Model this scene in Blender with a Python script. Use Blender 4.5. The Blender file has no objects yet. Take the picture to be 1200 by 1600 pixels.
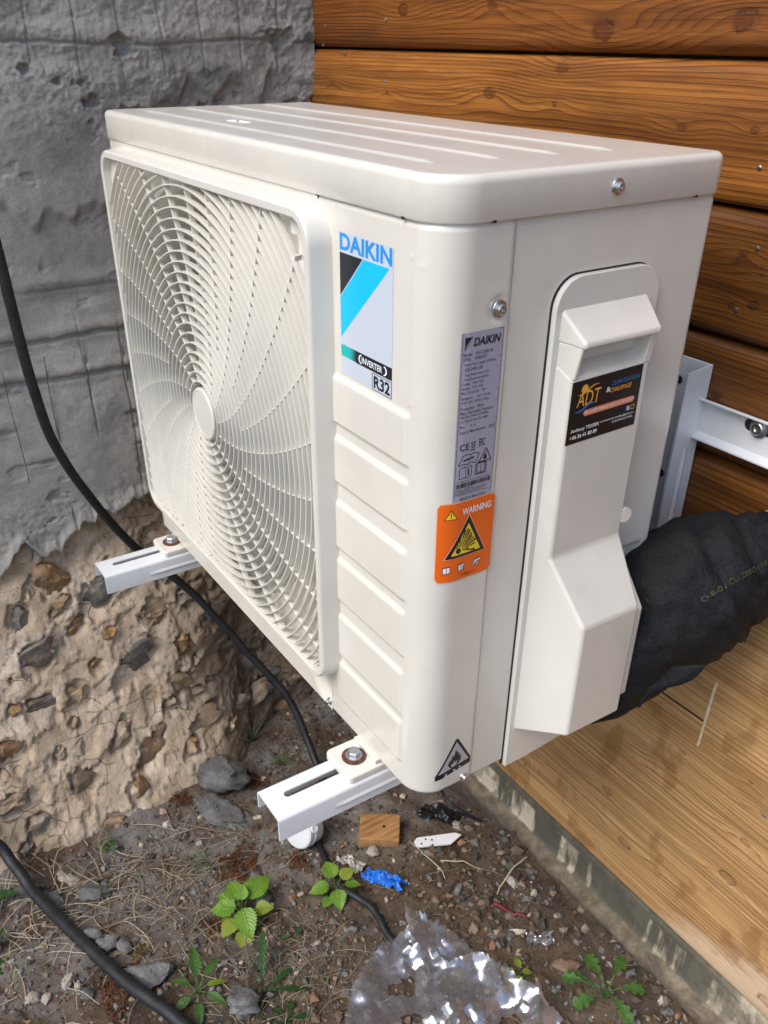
import bpy, bmesh, math, random
import numpy as np
from mathutils import Vector, Matrix, Euler
sc = bpy.context.scene
# ------------------------------------------------------------------ camera, sky, sun, exposure
cam_d = bpy.data.cameras.new("camera"); cam = bpy.data.objects.new("camera", cam_d)
sc.collection.objects.link(cam); sc.camera = cam
R = ((0.5433878, 0.8394774, 0.0027040), (-0.4445299, 0.2850057, 0.8492143), (0.7121256, -0.4626547, 0.5280414))
cam.matrix_world = Matrix.Translation((0.465868, -0.353273, 0.624941)) @ Matrix(R).transposed().to_4x4()
cam_d.sensor_fit = 'VERTICAL'; cam_d.sensor_height = 36.0; cam_d.sensor_width = 27.0
cam_d.lens = 1346.587 / 1600 * 36
cam_d.shift_x = (600 - 585.241) / 1600; cam_d.shift_y = (891.650 - 800) / 1600
cam_d.clip_start = 0.02; cam_d.clip_end = 400
cam_d.dof.use_dof = True; cam_d.dof.focus_distance = 0.80; cam_d.dof.aperture_fstop = 20
w = bpy.data.worlds.new("World"); sc.world = w; w.use_nodes = True
nt = w.node_tree; bgn = nt.nodes["Background"]
sky = nt.nodes.new("ShaderNodeTexSky"); sky.sky_type = 'NISHITA'; sky.sun_disc = False
SUN_EL, SUN_AZ = math.radians(50), math.radians(174)      # azimuth clockwise from +Y
sky.sun_elevation = SUN_EL; sky.sun_rotation = SUN_AZ; sky.dust_density = 1.6; sky.air_density = 1.0; sky.ozone_density = 1.0
nt.links.new(sky.outputs[0], bgn.inputs[0]); bgn.inputs[1].default_value = 0.125
sl = bpy.data.lights.new("sun", 'SUN'); sl.energy = 1.5; sl.angle = math.radians(38); sl.color = (1.0, 0.955, 0.89)
so = bpy.data.objects.new("sun", sl); sc.collection.objects.link(so)
sd = Vector((math.sin(SUN_AZ) * math.cos(SUN_EL), math.cos(SUN_AZ) * math.cos(SUN_EL), math.sin(SUN_EL)))
so.rotation_euler = sd.to_track_quat('Z', 'Y').to_euler()
vs = sc.view_settings; vs.view_transform = 'Standard'; vs.look = 'None'; vs.gamma = 1; vs.use_curve_mapping = False
vs.exposure = 0.95
rnd = random.Random(7); nr = np.random.RandomState(5)
C = sc.collection

# ------------------------------------------------------------------ helpers
def link(o, parent=None):
    C.objects.link(o)
    if parent is not None: o.parent = parent
    return o
def tag(o, label, cat, group=None, kind=None):
    o['label'] = label; o['category'] = cat
    if group: o['group'] = group
    if kind: o['kind'] = kind
    return o
def thing(name, label, cat, loc=(0, 0, 0), group=None):
    o = bpy.data.objects.new(name, None); o.empty_display_size = .05; C.objects.link(o); o.location = loc
    return tag(o, label, cat, group)
def meshobj(name, V, F, m, parent=None, smooth=False, auto=None, origin=None):
    me = bpy.data.meshes.new(name)
    V = np.asarray(V, float)
    if parent is not None and origin is None: V = V - np.array(wloc(parent))
    if origin is not None: V = V - np.array(origin)
    me.from_pydata(V.tolist(), [], [tuple(int(i) for i in f) for f in F]); me.update()
    if smooth: me.polygons.foreach_set('use_smooth', [True] * len(me.polygons))
    if m is not None:
        for q in (m if isinstance(m, (list, tuple)) else [m]): me.materials.append(q)
    o = bpy.data.objects.new(name, me); link(o, parent)
    if origin is not None:
        o.location = Vector(origin) - (Vector(wloc(parent)) if parent is not None else Vector())
    if auto: 
        me.polygons.foreach_set('use_smooth', [True] * len(me.polygons))
        md = o.modifiers.new('es', 'EDGE_SPLIT'); md.split_angle = math.radians(auto)
    return o
def wloc(p):
    v = Vector(p.location)
    while p.parent is not None: p = p.parent; v = v + p.location
    return tuple(v)
class MB:
    def __init__(s): s.v = []; s.f = []
    def add(s, V, F):
        n = len(s.v); s.v += [tuple(p) for p in V]; s.f += [tuple(i + n for i in f) for f in F]; return s
    def box(s, a, b):
        (x0, y0, z0), (x1, y1, z1) = a, b
        return s.add([(x0,y0,z0),(x1,y0,z0),(x1,y1,z0),(x0,y1,z0),(x0,y0,z1),(x1,y0,z1),(x1,y1,z1),(x0,y1,z1)],
              [(0,3,2,1),(4,5,6,7),(0,1,5,4),(1,2,6,5),(2,3,7,6),(3,0,4,7)])
    def cyl(s, c0, c1, r0, r1=None, n=20, cap=True):
        r1 = r0 if r1 is None else r1
        c0 = Vector(c0); c1 = Vector(c1); d = (c1 - c0).normalized(); a = d.orthogonal().normalized(); b = d.cross(a)
        V = [];F = []
        for c, r in ((c0, r0), (c1, r1)):
            for i in range(n):
                t = 2 * math.pi * i / n; V.append(c + a * (r * math.cos(t)) + b * (r * math.sin(t)))
        for i in range(n): F.append((i, (i + 1) % n, n + (i + 1) % n, n + i))
        if cap: F += [tuple(range(n))[::-1], tuple(range(n, 2 * n))]
        return s.add(V, F)
    def lathe(s, c, axis, prof, n=28, cap0=True, cap1=True):
        d = Vector(axis).normalized(); a = d.orthogonal().normalized(); b = d.cross(a); c = Vector(c); V = []; F = []
        for h, r in prof:
            for i in range(n):
                t = 2 * math.pi * i / n; V.append(c + d * h + a * (r * math.cos(t)) + b * (r * math.sin(t)))
        for k in range(len(prof) - 1):
            for i in range(n): F.append((k*n+i, k*n+(i+1) % n, (k+1)*n+(i+1) % n, (k+1)*n+i))
        if cap0: F.append(tuple(range(n))[::-1])
        if cap1: F.append(tuple(range((len(prof)-1)*n, len(prof)*n)))
        return s.add(V, F)
    def tube(s, pts, rad, n=10, cap=True):
        P = [Vector(p) for p in pts]; V = []; F = []; up = None
        for k, p in enumerate(P):
            d = (P[min(k+1, len(P)-1)] - P[max(k-1, 0)]).normalized()
            if up is None: up = d.orthogonal().normalized()
            up = (up - d * up.dot(d)).normalized(); b = d.cross(up); r = rad[k] if hasattr(rad, '__len__') else rad
            for i in range(n):
                t = 2 * math.pi * i / n; V.append(p + up * (r * math.cos(t)) + b * (r * math.sin(t)))
        for k in range(len(P) - 1):
            for i in range(n): F.append((k*n+i, k*n+(i+1) % n, (k+1)*n+(i+1) % n, (k+1)*n+i))
        if cap: F += [tuple(range(n))[::-1], tuple(range((len(P)-1)*n, len(P)*n))]
        return s.add(V, F)
    def build(s, name, m, parent=None, smooth=False, auto=None, bevel=None, origin=None):
        o = meshobj(name, s.v, s.f, m, parent, smooth, None, origin)
        if bevel:
            md = o.modifiers.new('b', 'BEVEL'); md.width = bevel; md.segments = 3; md.limit_method = 'ANGLE'; md.angle_limit = math.radians(25)
            o.data.polygons.foreach_set('use_smooth', [True] * len(o.data.polygons))
            md2 = o.modifiers.new('wn', 'WEIGHTED_NORMAL'); md2.keep_sharp = True
        elif auto:
            o.data.polygons.foreach_set('use_smooth', [True] * len(o.data.polygons))
            md = o.modifiers.new('es', 'EDGE_SPLIT'); md.split_angle = math.radians(auto)
        return o
def spline(pts, n=12):
    P = [np.array(p, float) for p in pts]; P = [2*P[0]-P[1]] + P + [2*P[-1]-P[-2]]; out = []
    for i in range(1, len(P) - 2):
        for t in np.linspace(0, 1, n, endpoint=False):
            a, b, c, d = P[i-1], P[i], P[i+1], P[i+2]
            out.append(.5*((2*b)+(-a+c)*t+(2*a-5*b+4*c-d)*t*t+(-a+3*b-3*c+d)*t**3))
    out.append(P[-2]); return out
# vectorised gradient-free value noise
def vnoise(x, y, seed=0):
    x = np.asarray(x, float); y = np.asarray(y, float)
    xi = np.floor(x).astype(np.int64); yi = np.floor(y).astype(np.int64); xf = x - xi; yf = y - yi
    def h(a, b):
        n = (a * 374761393 + b * 668265263 + seed * 974634777) & 0xffffffff
        n = ((n ^ (n >> 13)) * 1274126177) & 0xffffffff
        return ((n ^ (n >> 16)) & 0xffff) / 32767.5 - 1
    u = xf*xf*xf*(xf*(xf*6-15)+10); v = yf*yf*yf*(yf*(yf*6-15)+10)
    return (h(xi, yi)*(1-u)+h(xi+1, yi)*u)*(1-v)+(h(xi, yi+1)*(1-u)+h(xi+1, yi+1)*u)*v
def fbm(x, y, oct=4, seed=0, gain=.5):
    s = 0; a = 1; f = 1
    for k in range(oct): s = s + a * vnoise(x*f+k*17.3, y*f-k*9.1, seed+k); a *= gain; f *= 2.03
    return s
def ss(x, a, b):
    t = np.clip((x - a) / (b - a), 0, 1); return t*t*(3-2*t)
def gridfaces(nu, nv, keep=None):
    i = np.arange(nu-1)[:, None]*nv + np.arange(nv-1)[None, :]
    F = np.stack([i, i+nv, i+nv+1, i+1], -1)
    if keep is not None: F = F[keep]
    return F.reshape(-1, 4).tolist()

# ------------------------------------------------------------------ materials
def mat(name, col=(.5, .5, .5), rough=.5, metal=0.0, coat=0.0, var=0.0, vscale=20, bump=0.0, bscale=80, spec=None, sss=0):
    m = bpy.data.materials.new(name); m.use_nodes = True; n = m.node_tree.nodes; L = m.node_tree.links
    b = n["Principled BSDF"]; b.inputs['Base Color'].default_value = (*col, 1); b.inputs['Roughness'].default_value = rough
    b.inputs['Metallic'].default_value = metal; b.inputs['Coat Weight'].default_value = coat; b.inputs['Coat Roughness'].default_value = .12
    if spec is not None: b.inputs['Specular IOR Level'].default_value = spec
    if var or bump:
        tc = n.new('ShaderNodeTexCoord')
    if var:
        t = n.new('ShaderNodeTexNoise'); t.inputs['Scale'].default_value = vscale; t.inputs['Detail'].default_value = 6
        L.new(tc.outputs['Object'], t.inputs['Vector'])
        mx = n.new('ShaderNodeMix'); mx.data_type = 'RGBA'
        mr = n.new('ShaderNodeMapRange'); mr.inputs[1].default_value = .3; mr.inputs[2].default_value = .7
        L.new(t.outputs[0], mr.inputs[0]); L.new(mr.outputs[0], mx.inputs[0])
        mx.inputs[6].default_value = (*[c*(1-var) for c in col], 1); mx.inputs[7].default_value = (*[min(1, c*(1+var)) for c in col], 1)
        L.new(mx.outputs[2], b.inputs['Base Color'])
    if bump:
        t2 = n.new('ShaderNodeTexNoise'); t2.inputs['Scale'].default_value = bscale; t2.inputs['Detail'].default_value = 8
        L.new(tc.outputs['Object'], t2.inputs['Vector'])
        bp = n.new('ShaderNodeBump'); bp.inputs['Strength'].default_value = 1; bp.inputs['Distance'].default_value = bump
        L.new(t2.outputs[0], bp.inputs['Height']); L.new(bp.outputs[0], b.inputs['Normal'])
    return m
class NG:
    """small node-graph helper"""
    def __init__(s, name):
        s.m = bpy.data.materials.new(name); s.m.use_nodes = True; s.n = s.m.node_tree.nodes; s.L = s.m.node_tree.links
        s.b = s.n["Principled BSDF"]
    def tc(s, kind='Object'):
        return s.n.new('ShaderNodeTexCoord').outputs[kind]
    def lnk(s, a, b):
        if hasattr(a, 'links'): s.L.new(a, b)
        else:
            try: b.default_value = a
            except Exception: b.default_value = (*a, 1)
    def mapv(s, v, scale=(1,1,1), loc=(0,0,0), rot=(0,0,0)):
        q = s.n.new('ShaderNodeMapping'); s.L.new(v, q.inputs[0]); q.inputs['Scale'].default_value = scale; q.inputs['Location'].default_value = loc
        q.inputs['Rotation'].default_value = rot
        return q.outputs[0]
    def noise(s, v, scale=5, det=5, rough=.5, dist=0):
        q = s.n.new('ShaderNodeTexNoise'); s.L.new(v, q.inputs['Vector']); q.inputs['Scale'].default_value = scale
        q.inputs['Detail'].default_value = det; q.inputs['Roughness'].default_value = rough; q.inputs['Distortion'].default_value = dist
        return q.outputs[0]
    def vor(s, v, scale=5, feat='F1', out=0, rnd_=1):
        q = s.n.new('ShaderNodeTexVoronoi'); q.feature = feat; s.L.new(v, q.inputs['Vector']); q.inputs['Scale'].default_value = scale
        q.inputs['Randomness'].default_value = rnd_
        return q.outputs[out]
    def ma(s, op, a, b=0.0, c=0.0, clamp=False):
        q = s.n.new('ShaderNodeMath'); q.operation = op; q.use_clamp = clamp
        s.lnk(a, q.inputs[0]); s.lnk(b, q.inputs[1]); s.lnk(c, q.inputs[2]); return q.outputs[0]
    def mr(s, v, a, b, c=0, d=1):
        q = s.n.new('ShaderNodeMapRange'); s.L.new(v, q.inputs[0])
        for i, t in zip((1,2,3,4), (a,b,c,d)): q.inputs[i].default_value = t
        return q.outputs[0]
    def mix(s, f, a, b, mode='MIX'):
        q = s.n.new('ShaderNodeMix'); q.data_type = 'RGBA'; q.blend_type = mode
        s.lnk(f, q.inputs[0]); s.lnk(a, q.inputs[6]); s.lnk(b, q.inputs[7]); return q.outputs[2]
    def ramp(s, v, stops):
        q = s.n.new('ShaderNodeValToRGB'); s.L.new(v, q.inputs[0]); e = q.color_ramp.elements
        while len(e) < len(stops): e.new(.5)
        for i, (p, c) in enumerate(stops): e[i].position = p; e[i].color = (*c, 1)
        return q.outputs[0]
    def xyz(s, v):
        q = s.n.new('ShaderNodeSeparateXYZ'); s.L.new(v, q.inputs[0]); return q.outputs
    def bump(s, h, dist=.001, strength=1, prev=None):
        q = s.n.new('ShaderNodeBump'); q.inputs['Distance'].default_value = dist; q.inputs['Strength'].default_value = strength
        s.L.new(h, q.inputs['Height'])
        if prev is not None: s.L.new(prev, q.inputs['Normal'])
        return q.outputs[0]

def paint_mat(name, col, rough=.33, dust=.10):
    g = NG(name); p = g.tc()
    n1 = g.noise(p, 9, 5, .6); n2 = g.noise(p, 60, 4, .6)
    c = g.mix(g.mr(n1, .35, .7), col, tuple(x*(1-dust) for x in col))
    stk = g.noise(g.mapv(p, (38, 38, 2.2)), 1, 4, .6); c = g.mix(g.mr(stk, .54, .74, 0, .30), c, tuple(x*.80 for x in col)); c = g.mix(g.mr(g.noise(p, 3.5, 5, .65), .52, .75, 0, .35), c, tuple(x*y for x, y in zip(col, (.90, .88, .83))))
    sp = g.vor(p, 95); spk = g.mr(sp, .035, .06, 1, 0)                 # tiny specks of dirt
    gate = g.mr(g.noise(p, 14, 2), .60, .66)
    c = g.mix(g.ma('MULTIPLY', g.ma('MULTIPLY', spk, gate), .6), c, (.12, .10, .08))
    g.lnk(c, g.b.inputs['Base Color'])
    g.lnk(g.ma('ADD', g.ma('MULTIPLY', n2, .12), rough - .06), g.b.inputs['Roughness'])
    g.lnk(g.bump(g.noise(p, 7, 2), .0022, 1, g.bump(g.noise(p, 420, 3), .00008)), g.b.inputs['Normal'])
    g.b.inputs['Coat Weight'].default_value = .5; g.b.inputs['Coat Roughness'].default_value = .16
    return g.m
M_body = paint_mat('ivory_enamel', (.70, .665, .59))
M_plastic = paint_mat('ivory_plastic', (.71, .68, .61), .38)
M_grille = paint_mat('ivory_grille', (.71, .68, .61), .42)
M_brk = paint_mat('white_enamel', (.78, .79, .80), .36, .14)
M_galv = mat('galvanised_steel', (.42, .44, .47), .38, .85, var=.2, vscale=60)
M_steel = mat('bright_steel', (.62, .62, .60), .28, .95, var=.15, vscale=300, bump=.0002, bscale=900)
M_rust = mat('rusty_washer', (.12, .045, .02), .85, .2, var=.5, vscale=350, bump=.0006, bscale=900)
M_dark = mat('dark_gap', (.015, .015, .015), .8)
M_fan = mat('fan_plastic', (.17, .168, .16), .5, var=.1)
M_blackr = mat('black_rubber', (.012, .013, .016), .55, var=.4, vscale=60, bump=.0006, bscale=260)
M_fin = mat('aluminium_fin', (.10, .10, .10), .45, .6, var=.2)

# ------------------------------------------------------------------ wood
KN = [(630,17,.012,1),(770,8,.009,1),(943,50,.016,1.4),(1165,33,.015,1.4),(878,105,.010,.9),(765,147,.011,1),(867,163,.007,.5),(605,145,.006,.5),(520,130,.006,.5),
      (1065,200,.007,.7),(1178,205,.006,.7),(1161,397,.007,.7),(1190,432,.005,.4),(1175,478,.007,.7),(1142,480,.006,.5),(1120,618,.008,.7),
      (1046,1198,.012,1.1),(1066,1176,.007,.6),(1166,1318,.008,.8),(1137,1373,.012,1.0),(1196,1274,.008,.7),(948,1236,.010,.8),(975,1318,.011,.8),
      (1196,1565,.012,1),(988,1183,.004,.3),(1172,1222,.005,.5),(1040,1470,.008,.7)]
def unproj(px, py, ax, val):        # pixel -> point on an axis plane (used only to read positions off the photograph)
    c = np.array((0.465868, -0.353273, 0.624941)); d = np.array(R).T @ np.array([(px-585.241)/1346.587, -(py-891.65)/1346.587, -1.])
    return c + d * ((val - c[ax]) / d[ax])
YW = .397
def wood_mat(name, dark, mid, lite, panel=False):
    g = NG(name); P = g.tc('Object'); X, Y, Z = g.xyz(P)
    oi = g.n.new('ShaderNodeObjectInfo'); cr = g.n.new('ShaderNodeSeparateColor'); g.L.new(oi.outputs['Color'], cr.inputs[0])
    rr, tint = cr.outputs[0], cr.outputs[1]
    off = g.n.new('ShaderNodeCombineXYZ'); g.lnk(g.ma('MULTIPLY', rr, 13.7), off.inputs[1])
    va = g.n.new('ShaderNodeVectorMath'); g.L.new(P, va.inputs[0]); g.L.new(off.outputs[0], va.inputs[1]); Q = va.outputs[0]
    warp = g.noise(g.mapv(Q, (.55, 1, 9)), 1.6, 2, .45)
    warp2 = g.noise(g.mapv(Q, (2.2, 1, 40)), 1.6, 3, .5)
    F = 190 if not panel else 150
    ph = g.ma('ADD', g.ma('MULTIPLY', Z, F), g.ma('MULTIPLY', warp, 9 if not panel else 6))
    ph = g.ma('ADD', ph, g.ma('MULTIPLY', warp2, 1.0))
    core = None; halo = None
    zlo, zhi = (-1, .128) if panel else (.128, 1)
    for (px, py, r, s) in KN:
        q = unproj(px, py, 1, YW)
        if not (zlo < q[2] < zhi): continue
        v = g.mapv(P, (1, 0, 1), (-q[0], 0, -q[2]))
        mp = g.mapv(v, (.62, 1, 1.0)); mp2 = g.mapv(v, (.30, 1, 1.0)); l2 = g.n.new('ShaderNodeVectorMath'); l2.operation = 'LENGTH'; g.L.new(mp2, l2.inputs[0])
        ln = g.n.new('ShaderNodeVectorMath'); ln.operation = 'LENGTH'; g.L.new(mp, ln.inputs[0]); d = ln.outputs['Value']
        dn = g.ma('DIVIDE', l2.outputs['Value'], r * 1.5)
        ex = g.ma('EXPONENT', g.ma('MULTIPLY', g.ma('MULTIPLY', dn, dn), -1))
        ph = g.ma('ADD', ph, g.ma('MULTIPLY', ex, 2.4 * s * (1 if (px*7+py) % 2 else -1)))
        mc = g.ma('DIVIDE', g.ma('ADD', d, g.ma('MULTIPLY', g.ma('SUBTRACT', g.noise(P, 90, 2), .5), r*.5)), r * .52 * min(1, s + .2))
        k1 = g.ma('MULTIPLY', g.mr(mc, .75, 1.12, 1, 0), g.mr(g.noise(P, 130, 4, .7), .3, .6, .45, 1))
        core = k1 if core is None else g.ma('MAXIMUM', core, k1)
        k2 = g.ma('MULTIPLY', g.mr(mc, .75, 1.0, 0, 1), g.mr(mc, 1.0, 1.45, 1, 0))
        halo = k2 if halo is None else g.ma('MAXIMUM', halo, k2)
    halo = g.ma('MULTIPLY', halo, g.mr(g.noise(g.mapv(P, (1, 1, 1), (.4, 0, .1)), 55, 3, .6), .38, .62))
    fr = g.ma('FRACT', ph)
    late = g.mr(fr, .35, .93, 0, 1); late = g.ma('MULTIPLY', late, g.mr(fr, .93, 1.0, 1, 0))
    late = g.ma('POWER', late, 1.8)
    amp = g.mr(g.noise(g.mapv(Q, (2, 1, 14)), 2.2, 2), .3, .7, .35, 1.0)
    late = g.ma('MULTIPLY', late, amp)
    fib = g.noise(g.mapv(Q, (9, 1, 420)), 1, 4, .65)
    fib2 = g.noise(g.mapv(Q, (30, 1, 1500)), 1, 2, .6)
    tone = g.noise(g.mapv(Q, (1.0, 1, 17)), 1.5, 5, .6)
    base = g.mix(g.mr(tone, .36, .64), lite, mid)
    base = g.mix(g.ma('MULTIPLY', late, .95), base, dark)
    base = g.mix(g.mr(fib, .42, .68, 0, .6), base, tuple(c*.5 for c in mid))
    strk = g.noise(g.mapv(Q, (2.2, 1, 95)), 1, 4, .6); base = g.mix(g.mr(strk, .50, .66, 0, .5), base, tuple(c*.45 for c in mid)); base = g.mix(g.mr(strk, .46, .34, 0, .4), base, tuple(min(1, c*1.15) for c in lite))
    base = g.mix(g.mr(fib2, .35, .7, 0, .25), base, tuple(c*.5 for c in mid))
    blot = g.noise(g.mapv(Q, (4, 1, 6)), 2.3, 6, .65)
    base = g.mix(g.mr(blot, .5, .8, 0, .35), base, tuple(c*.75 for c in dark))
    if panel:
        # bare / washed-out wood low down and to the right, old brown blotches, pale splashes
        dgl = g.ma('ADD', g.ma('MULTIPLY', X, .35), g.ma('MULTIPLY', Z, -1.0))
        ed = g.ma('ADD', dgl, g.ma('MULTIPLY', g.ma('SUBTRACT', g.noise(g.mapv(P, (5, 1, 16)), 1.4, 5, .6), .5), .16))
        wmask = g.mr(ed, .398, .428, 0, .80)
        base = g.mix(wmask, base, (.64, .51, .37))
        left = g.mr(X, -.30, -.06, 1, 0)
        sp = g.ma('MULTIPLY', left, g.mr(g.noise(g.mapv(P, (14, 1, 7)), 1.6, 4, .6), .54, .60, 0, .7))
        sp = g.ma('MULTIPLY', sp, g.mr(Z, -.30, -.36, 0, 1))
        base = g.mix(sp, base, (.60, .47, .33))
        br = g.mr(g.noise(g.mapv(P, (11, 1, 7), (3, 0, 2)), 1.7, 3, .5), .60, .66, 0, .5)
        base = g.mix(br, base, (.22, .11, .035))
    base = g.mix(g.ma('MULTIPLY', core, .7 if not panel else .4), base, (.085, .026, .009) if not panel else (.17, .080, .038))
    base = g.mix(g.ma('MULTIPLY', halo, .8), base, (.035, .014, .006) if not panel else (.11, .055, .025))
    mul = g.n.new('ShaderNodeMix'); mul.data_type = 'RGBA'; mul.blend_type = 'MULTIPLY'; mul.inputs[0].default_value = 1
    g.L.new(base, mul.inputs[6]); cc = g.n.new('ShaderNodeCombineColor')
    g.lnk(tint, cc.inputs[0]); g.lnk(g.ma('MULTIPLY', tint, g.ma('ADD', .62, g.ma('MULTIPLY', cr.outputs[2], .42))), cc.inputs[1])
    g.lnk(g.ma('MULTIPLY', tint, g.ma('ADD', .3, g.ma('MULTIPLY', cr.outputs[2], .8))), cc.inputs[2])
    g.L.new(cc.outputs[0], mul.inputs[7])
    g.lnk(mul.outputs[2], g.b.inputs['Base Color'])
    g.lnk(g.mr(fib, .3, .7, .38 if not panel else .5, .58 if not panel else .72), g.b.inputs['Roughness'])
    g.b.inputs['Specular IOR Level'].default_value = .3; g.b.inputs['Coat Weight'].default_value = .06 if not panel else .0; g.b.inputs['Coat Roughness'].default_value = .3
    h = g.ma('ADD', g.ma('MULTIPLY', late, .6), g.ma('MULTIPLY', fib, .8)); h = g.ma('SUBTRACT', h, g.ma('MULTIPLY', halo, .9))
    g.lnk(g.bump(h, .0007), g.b.inputs['Normal'])
    return g.m
M_wood = wood_mat('stained_softwood', (.035, .009, .002), (.21, .078, .013), (.46, .205, .045))
M_woodP = wood_mat('pale_softwood', (.17, .080, .024), (.46, .27, .105), (.68, .44, .205), True)

wall_w = thing('timber_wall', 'brown stained timber plank wall behind the air conditioner', 'wall', (-.86, YW, -.43))
XL, XR = -.91, 1.5
def board(z0, z1, col, xl=XL, xr=XR, mat_=None):
    nx = 60; xs = np.linspace(xl, xr, nx)
    prof = [(.424, z0+.001), (.410, z0+.0015), (.4035, z0+.003), (.3995, z0+.007), (YW+.0006, z0+.013), (YW, z0+.022), (YW, (z0+z1)/2), (YW, z1-.016), (YW+.0012, z1-.009), (YW+.005, z1-.004), (.410, z1-.0015), (.424, z1-.0015)]
    V = []; 
    for x in xs:
        for (y, z) in prof: V.append((x, y + .0006*math.sin(x*5+z0*40), z))
    n = len(prof); F = gridfaces(nx, n) + [tuple(range(n))[::-1], tuple(range((nx-1)*n, nx*n))]
    o = meshobj('board', V, F, mat_ or M_wood, wall_w, smooth=True, origin=(0, 0, 0)); o.color = (*col, 1)
    return o
zs = [.128, .248, .368, .488, .608, .728, .848, .968, 1.088]
cols = {.128: (.31, .55, .62), .248: (.62, .52, .58), .368: (.12, .50, .55), .488: (.83, 1.0, .55), .608: (.47, .66, .30)}
for a, b in zip(zs[:-1], zs[1:]):
    board(a, b, cols.get(a, (rnd.random(), .85, .5)))
board_backs = [board(-.428, .1275, (.35, .98, .72), mat_=M_woodP)]
MB().box((-.96, .4245, -.43), (1.5, .432, 1.087)).build('backing', mat('dark_backing', (.02, .012, .008), .9), wall_w)
# groove, filler strip and nails in the lower boards
mb = MB().box((-.20, YW-.0006, -.0668), (.0295, YW+.001, -.0652)); o = mb.build('groove', M_dark, wall_w)
mb = MB().add([(.0290, YW-.001, -.106), (.0304, YW-.001, -.104), (.0324, YW-.001, -.004), (.0304, YW-.001, -.006),
               (.0285, YW+.001, -.106), (.0315, YW+.001, -.104), (.0335, YW+.001, -.004), (.0300, YW+.001, -.006)],
              [(0,1,2,3),(0,4,5,1),(1,5,6,2),(2,6,7,3),(3,7,4,0)])
mb.build('filler_strip', mat('pale_filler', (.62, .50, .36), .8, var=.2, vscale=90), wall_w)
for px, py in ((1187,262),(602,31),(508,41),(509,128),(538,83),(601,127),(1183,388),(1150,484),(505,70),(820,1195),(1195,1275)):
    q = unproj(px, py, 1, YW)
    MB().lathe((q[0], YW-.0004, q[2]), (0, -1, 0), [(-.001, .0022), (.0002, .0022), (.0005, .0016)], 12).build('nail', M_steel, wall_w, auto=40)

# ------------------------------------------------------------------ concrete plinth under the timber
def plinth_mat():
    g = NG('stained_plinth'); P = g.tc(); X, Y, Z = g.xyz(P)
    n = g.noise(P, 30, 8, .65)
    c = g.ramp(n, [(.3, (.14, .12, .085)), (.5, (.30, .26, .19)), (.65, (.48, .42, .31)), (.85, (.18, .15, .11))])
    pale = g.mr(g.noise(g.mapv(P, (1, 1, .45)), 26, 4, .6), .53, .57); c = g.mix(g.ma('MULTIPLY', pale, .75), c, (.62, .54, .41))
    colm = g.noise(g.mapv(P, (30, 1, 3.5)), 1, 4, .6)                         # runs of dark wood stain
    lim = g.ma('ADD', g.ma('MULTIPLY', colm, -.22), g.ma('ADD', .06, g.ma('MULTIPLY', g.mr(X, -.3, .1, .0, .035), 1)))
    zz = g.ma('SUBTRACT', Z, -.495)
    drip = g.mr(g.ma('SUBTRACT', zz, lim), -.002, .004)
    drip = g.ma('MAXIMUM', g.ma('MULTIPLY', drip, g.mr(colm, .44, .5)), g.mr(Z, -.446, -.440))
    drip = g.ma('MULTIPLY', drip, g.mr(X, .12, .2, 1, .2))
    c = g.mix(g.ma('MULTIPLY', drip, .9), c, (.070, .064, .045))
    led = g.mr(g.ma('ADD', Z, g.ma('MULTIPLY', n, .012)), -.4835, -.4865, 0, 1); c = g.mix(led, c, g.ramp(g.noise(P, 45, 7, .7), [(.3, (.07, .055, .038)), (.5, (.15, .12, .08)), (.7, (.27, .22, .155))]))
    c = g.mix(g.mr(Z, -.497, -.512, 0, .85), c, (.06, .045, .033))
    g.lnk(c, g.b.inputs['Base Color']); g.b.inputs['Roughness'].default_value = .85
    g.lnk(g.bump(g.noise(P, 120, 8, .7), .003), g.b.inputs['Normal']); return g.m
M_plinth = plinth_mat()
nx, nz = 420, 26
xs = np.linspace(-.87, 1.5, nx); prof = np.array([(.43, -.4285), (.405, -.4287), (.4015, -.432)] + [(.4015, z) for z in np.linspace(-.437, -.487, 9)] +
      [(.400, -.491), (.395, -.495), (.389, -.499), (.384, -.502)] + [(.381, z) for z in np.linspace(-.505, -.56, 10)])
Xg, Pi = np.meshgrid(xs, np.arange(len(prof)), indexing='ij'); Yg = prof[Pi, 0]; Zg = prof[Pi, 1]
amp = np.where(Pi < 3, 0, 1.); low = ss(-Zg, .485, .51)
Yg = Yg - amp*(.0005*fbm(Xg*40, Zg*40, 4, 3) + low*(.0035*fbm(Xg*30, Zg*30, 4, 9)+.001)); Zg = Zg + low*.0025*fbm(Xg*11, Zg*0+4, 3, 12)
V = np.stack([Xg, Yg, Zg], -1).reshape(-1, 3)
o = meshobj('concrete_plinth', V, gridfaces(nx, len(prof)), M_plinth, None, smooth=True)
tag(o, 'low dirty concrete plinth with dark stain drips under the timber wall', 'plinth')

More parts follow.
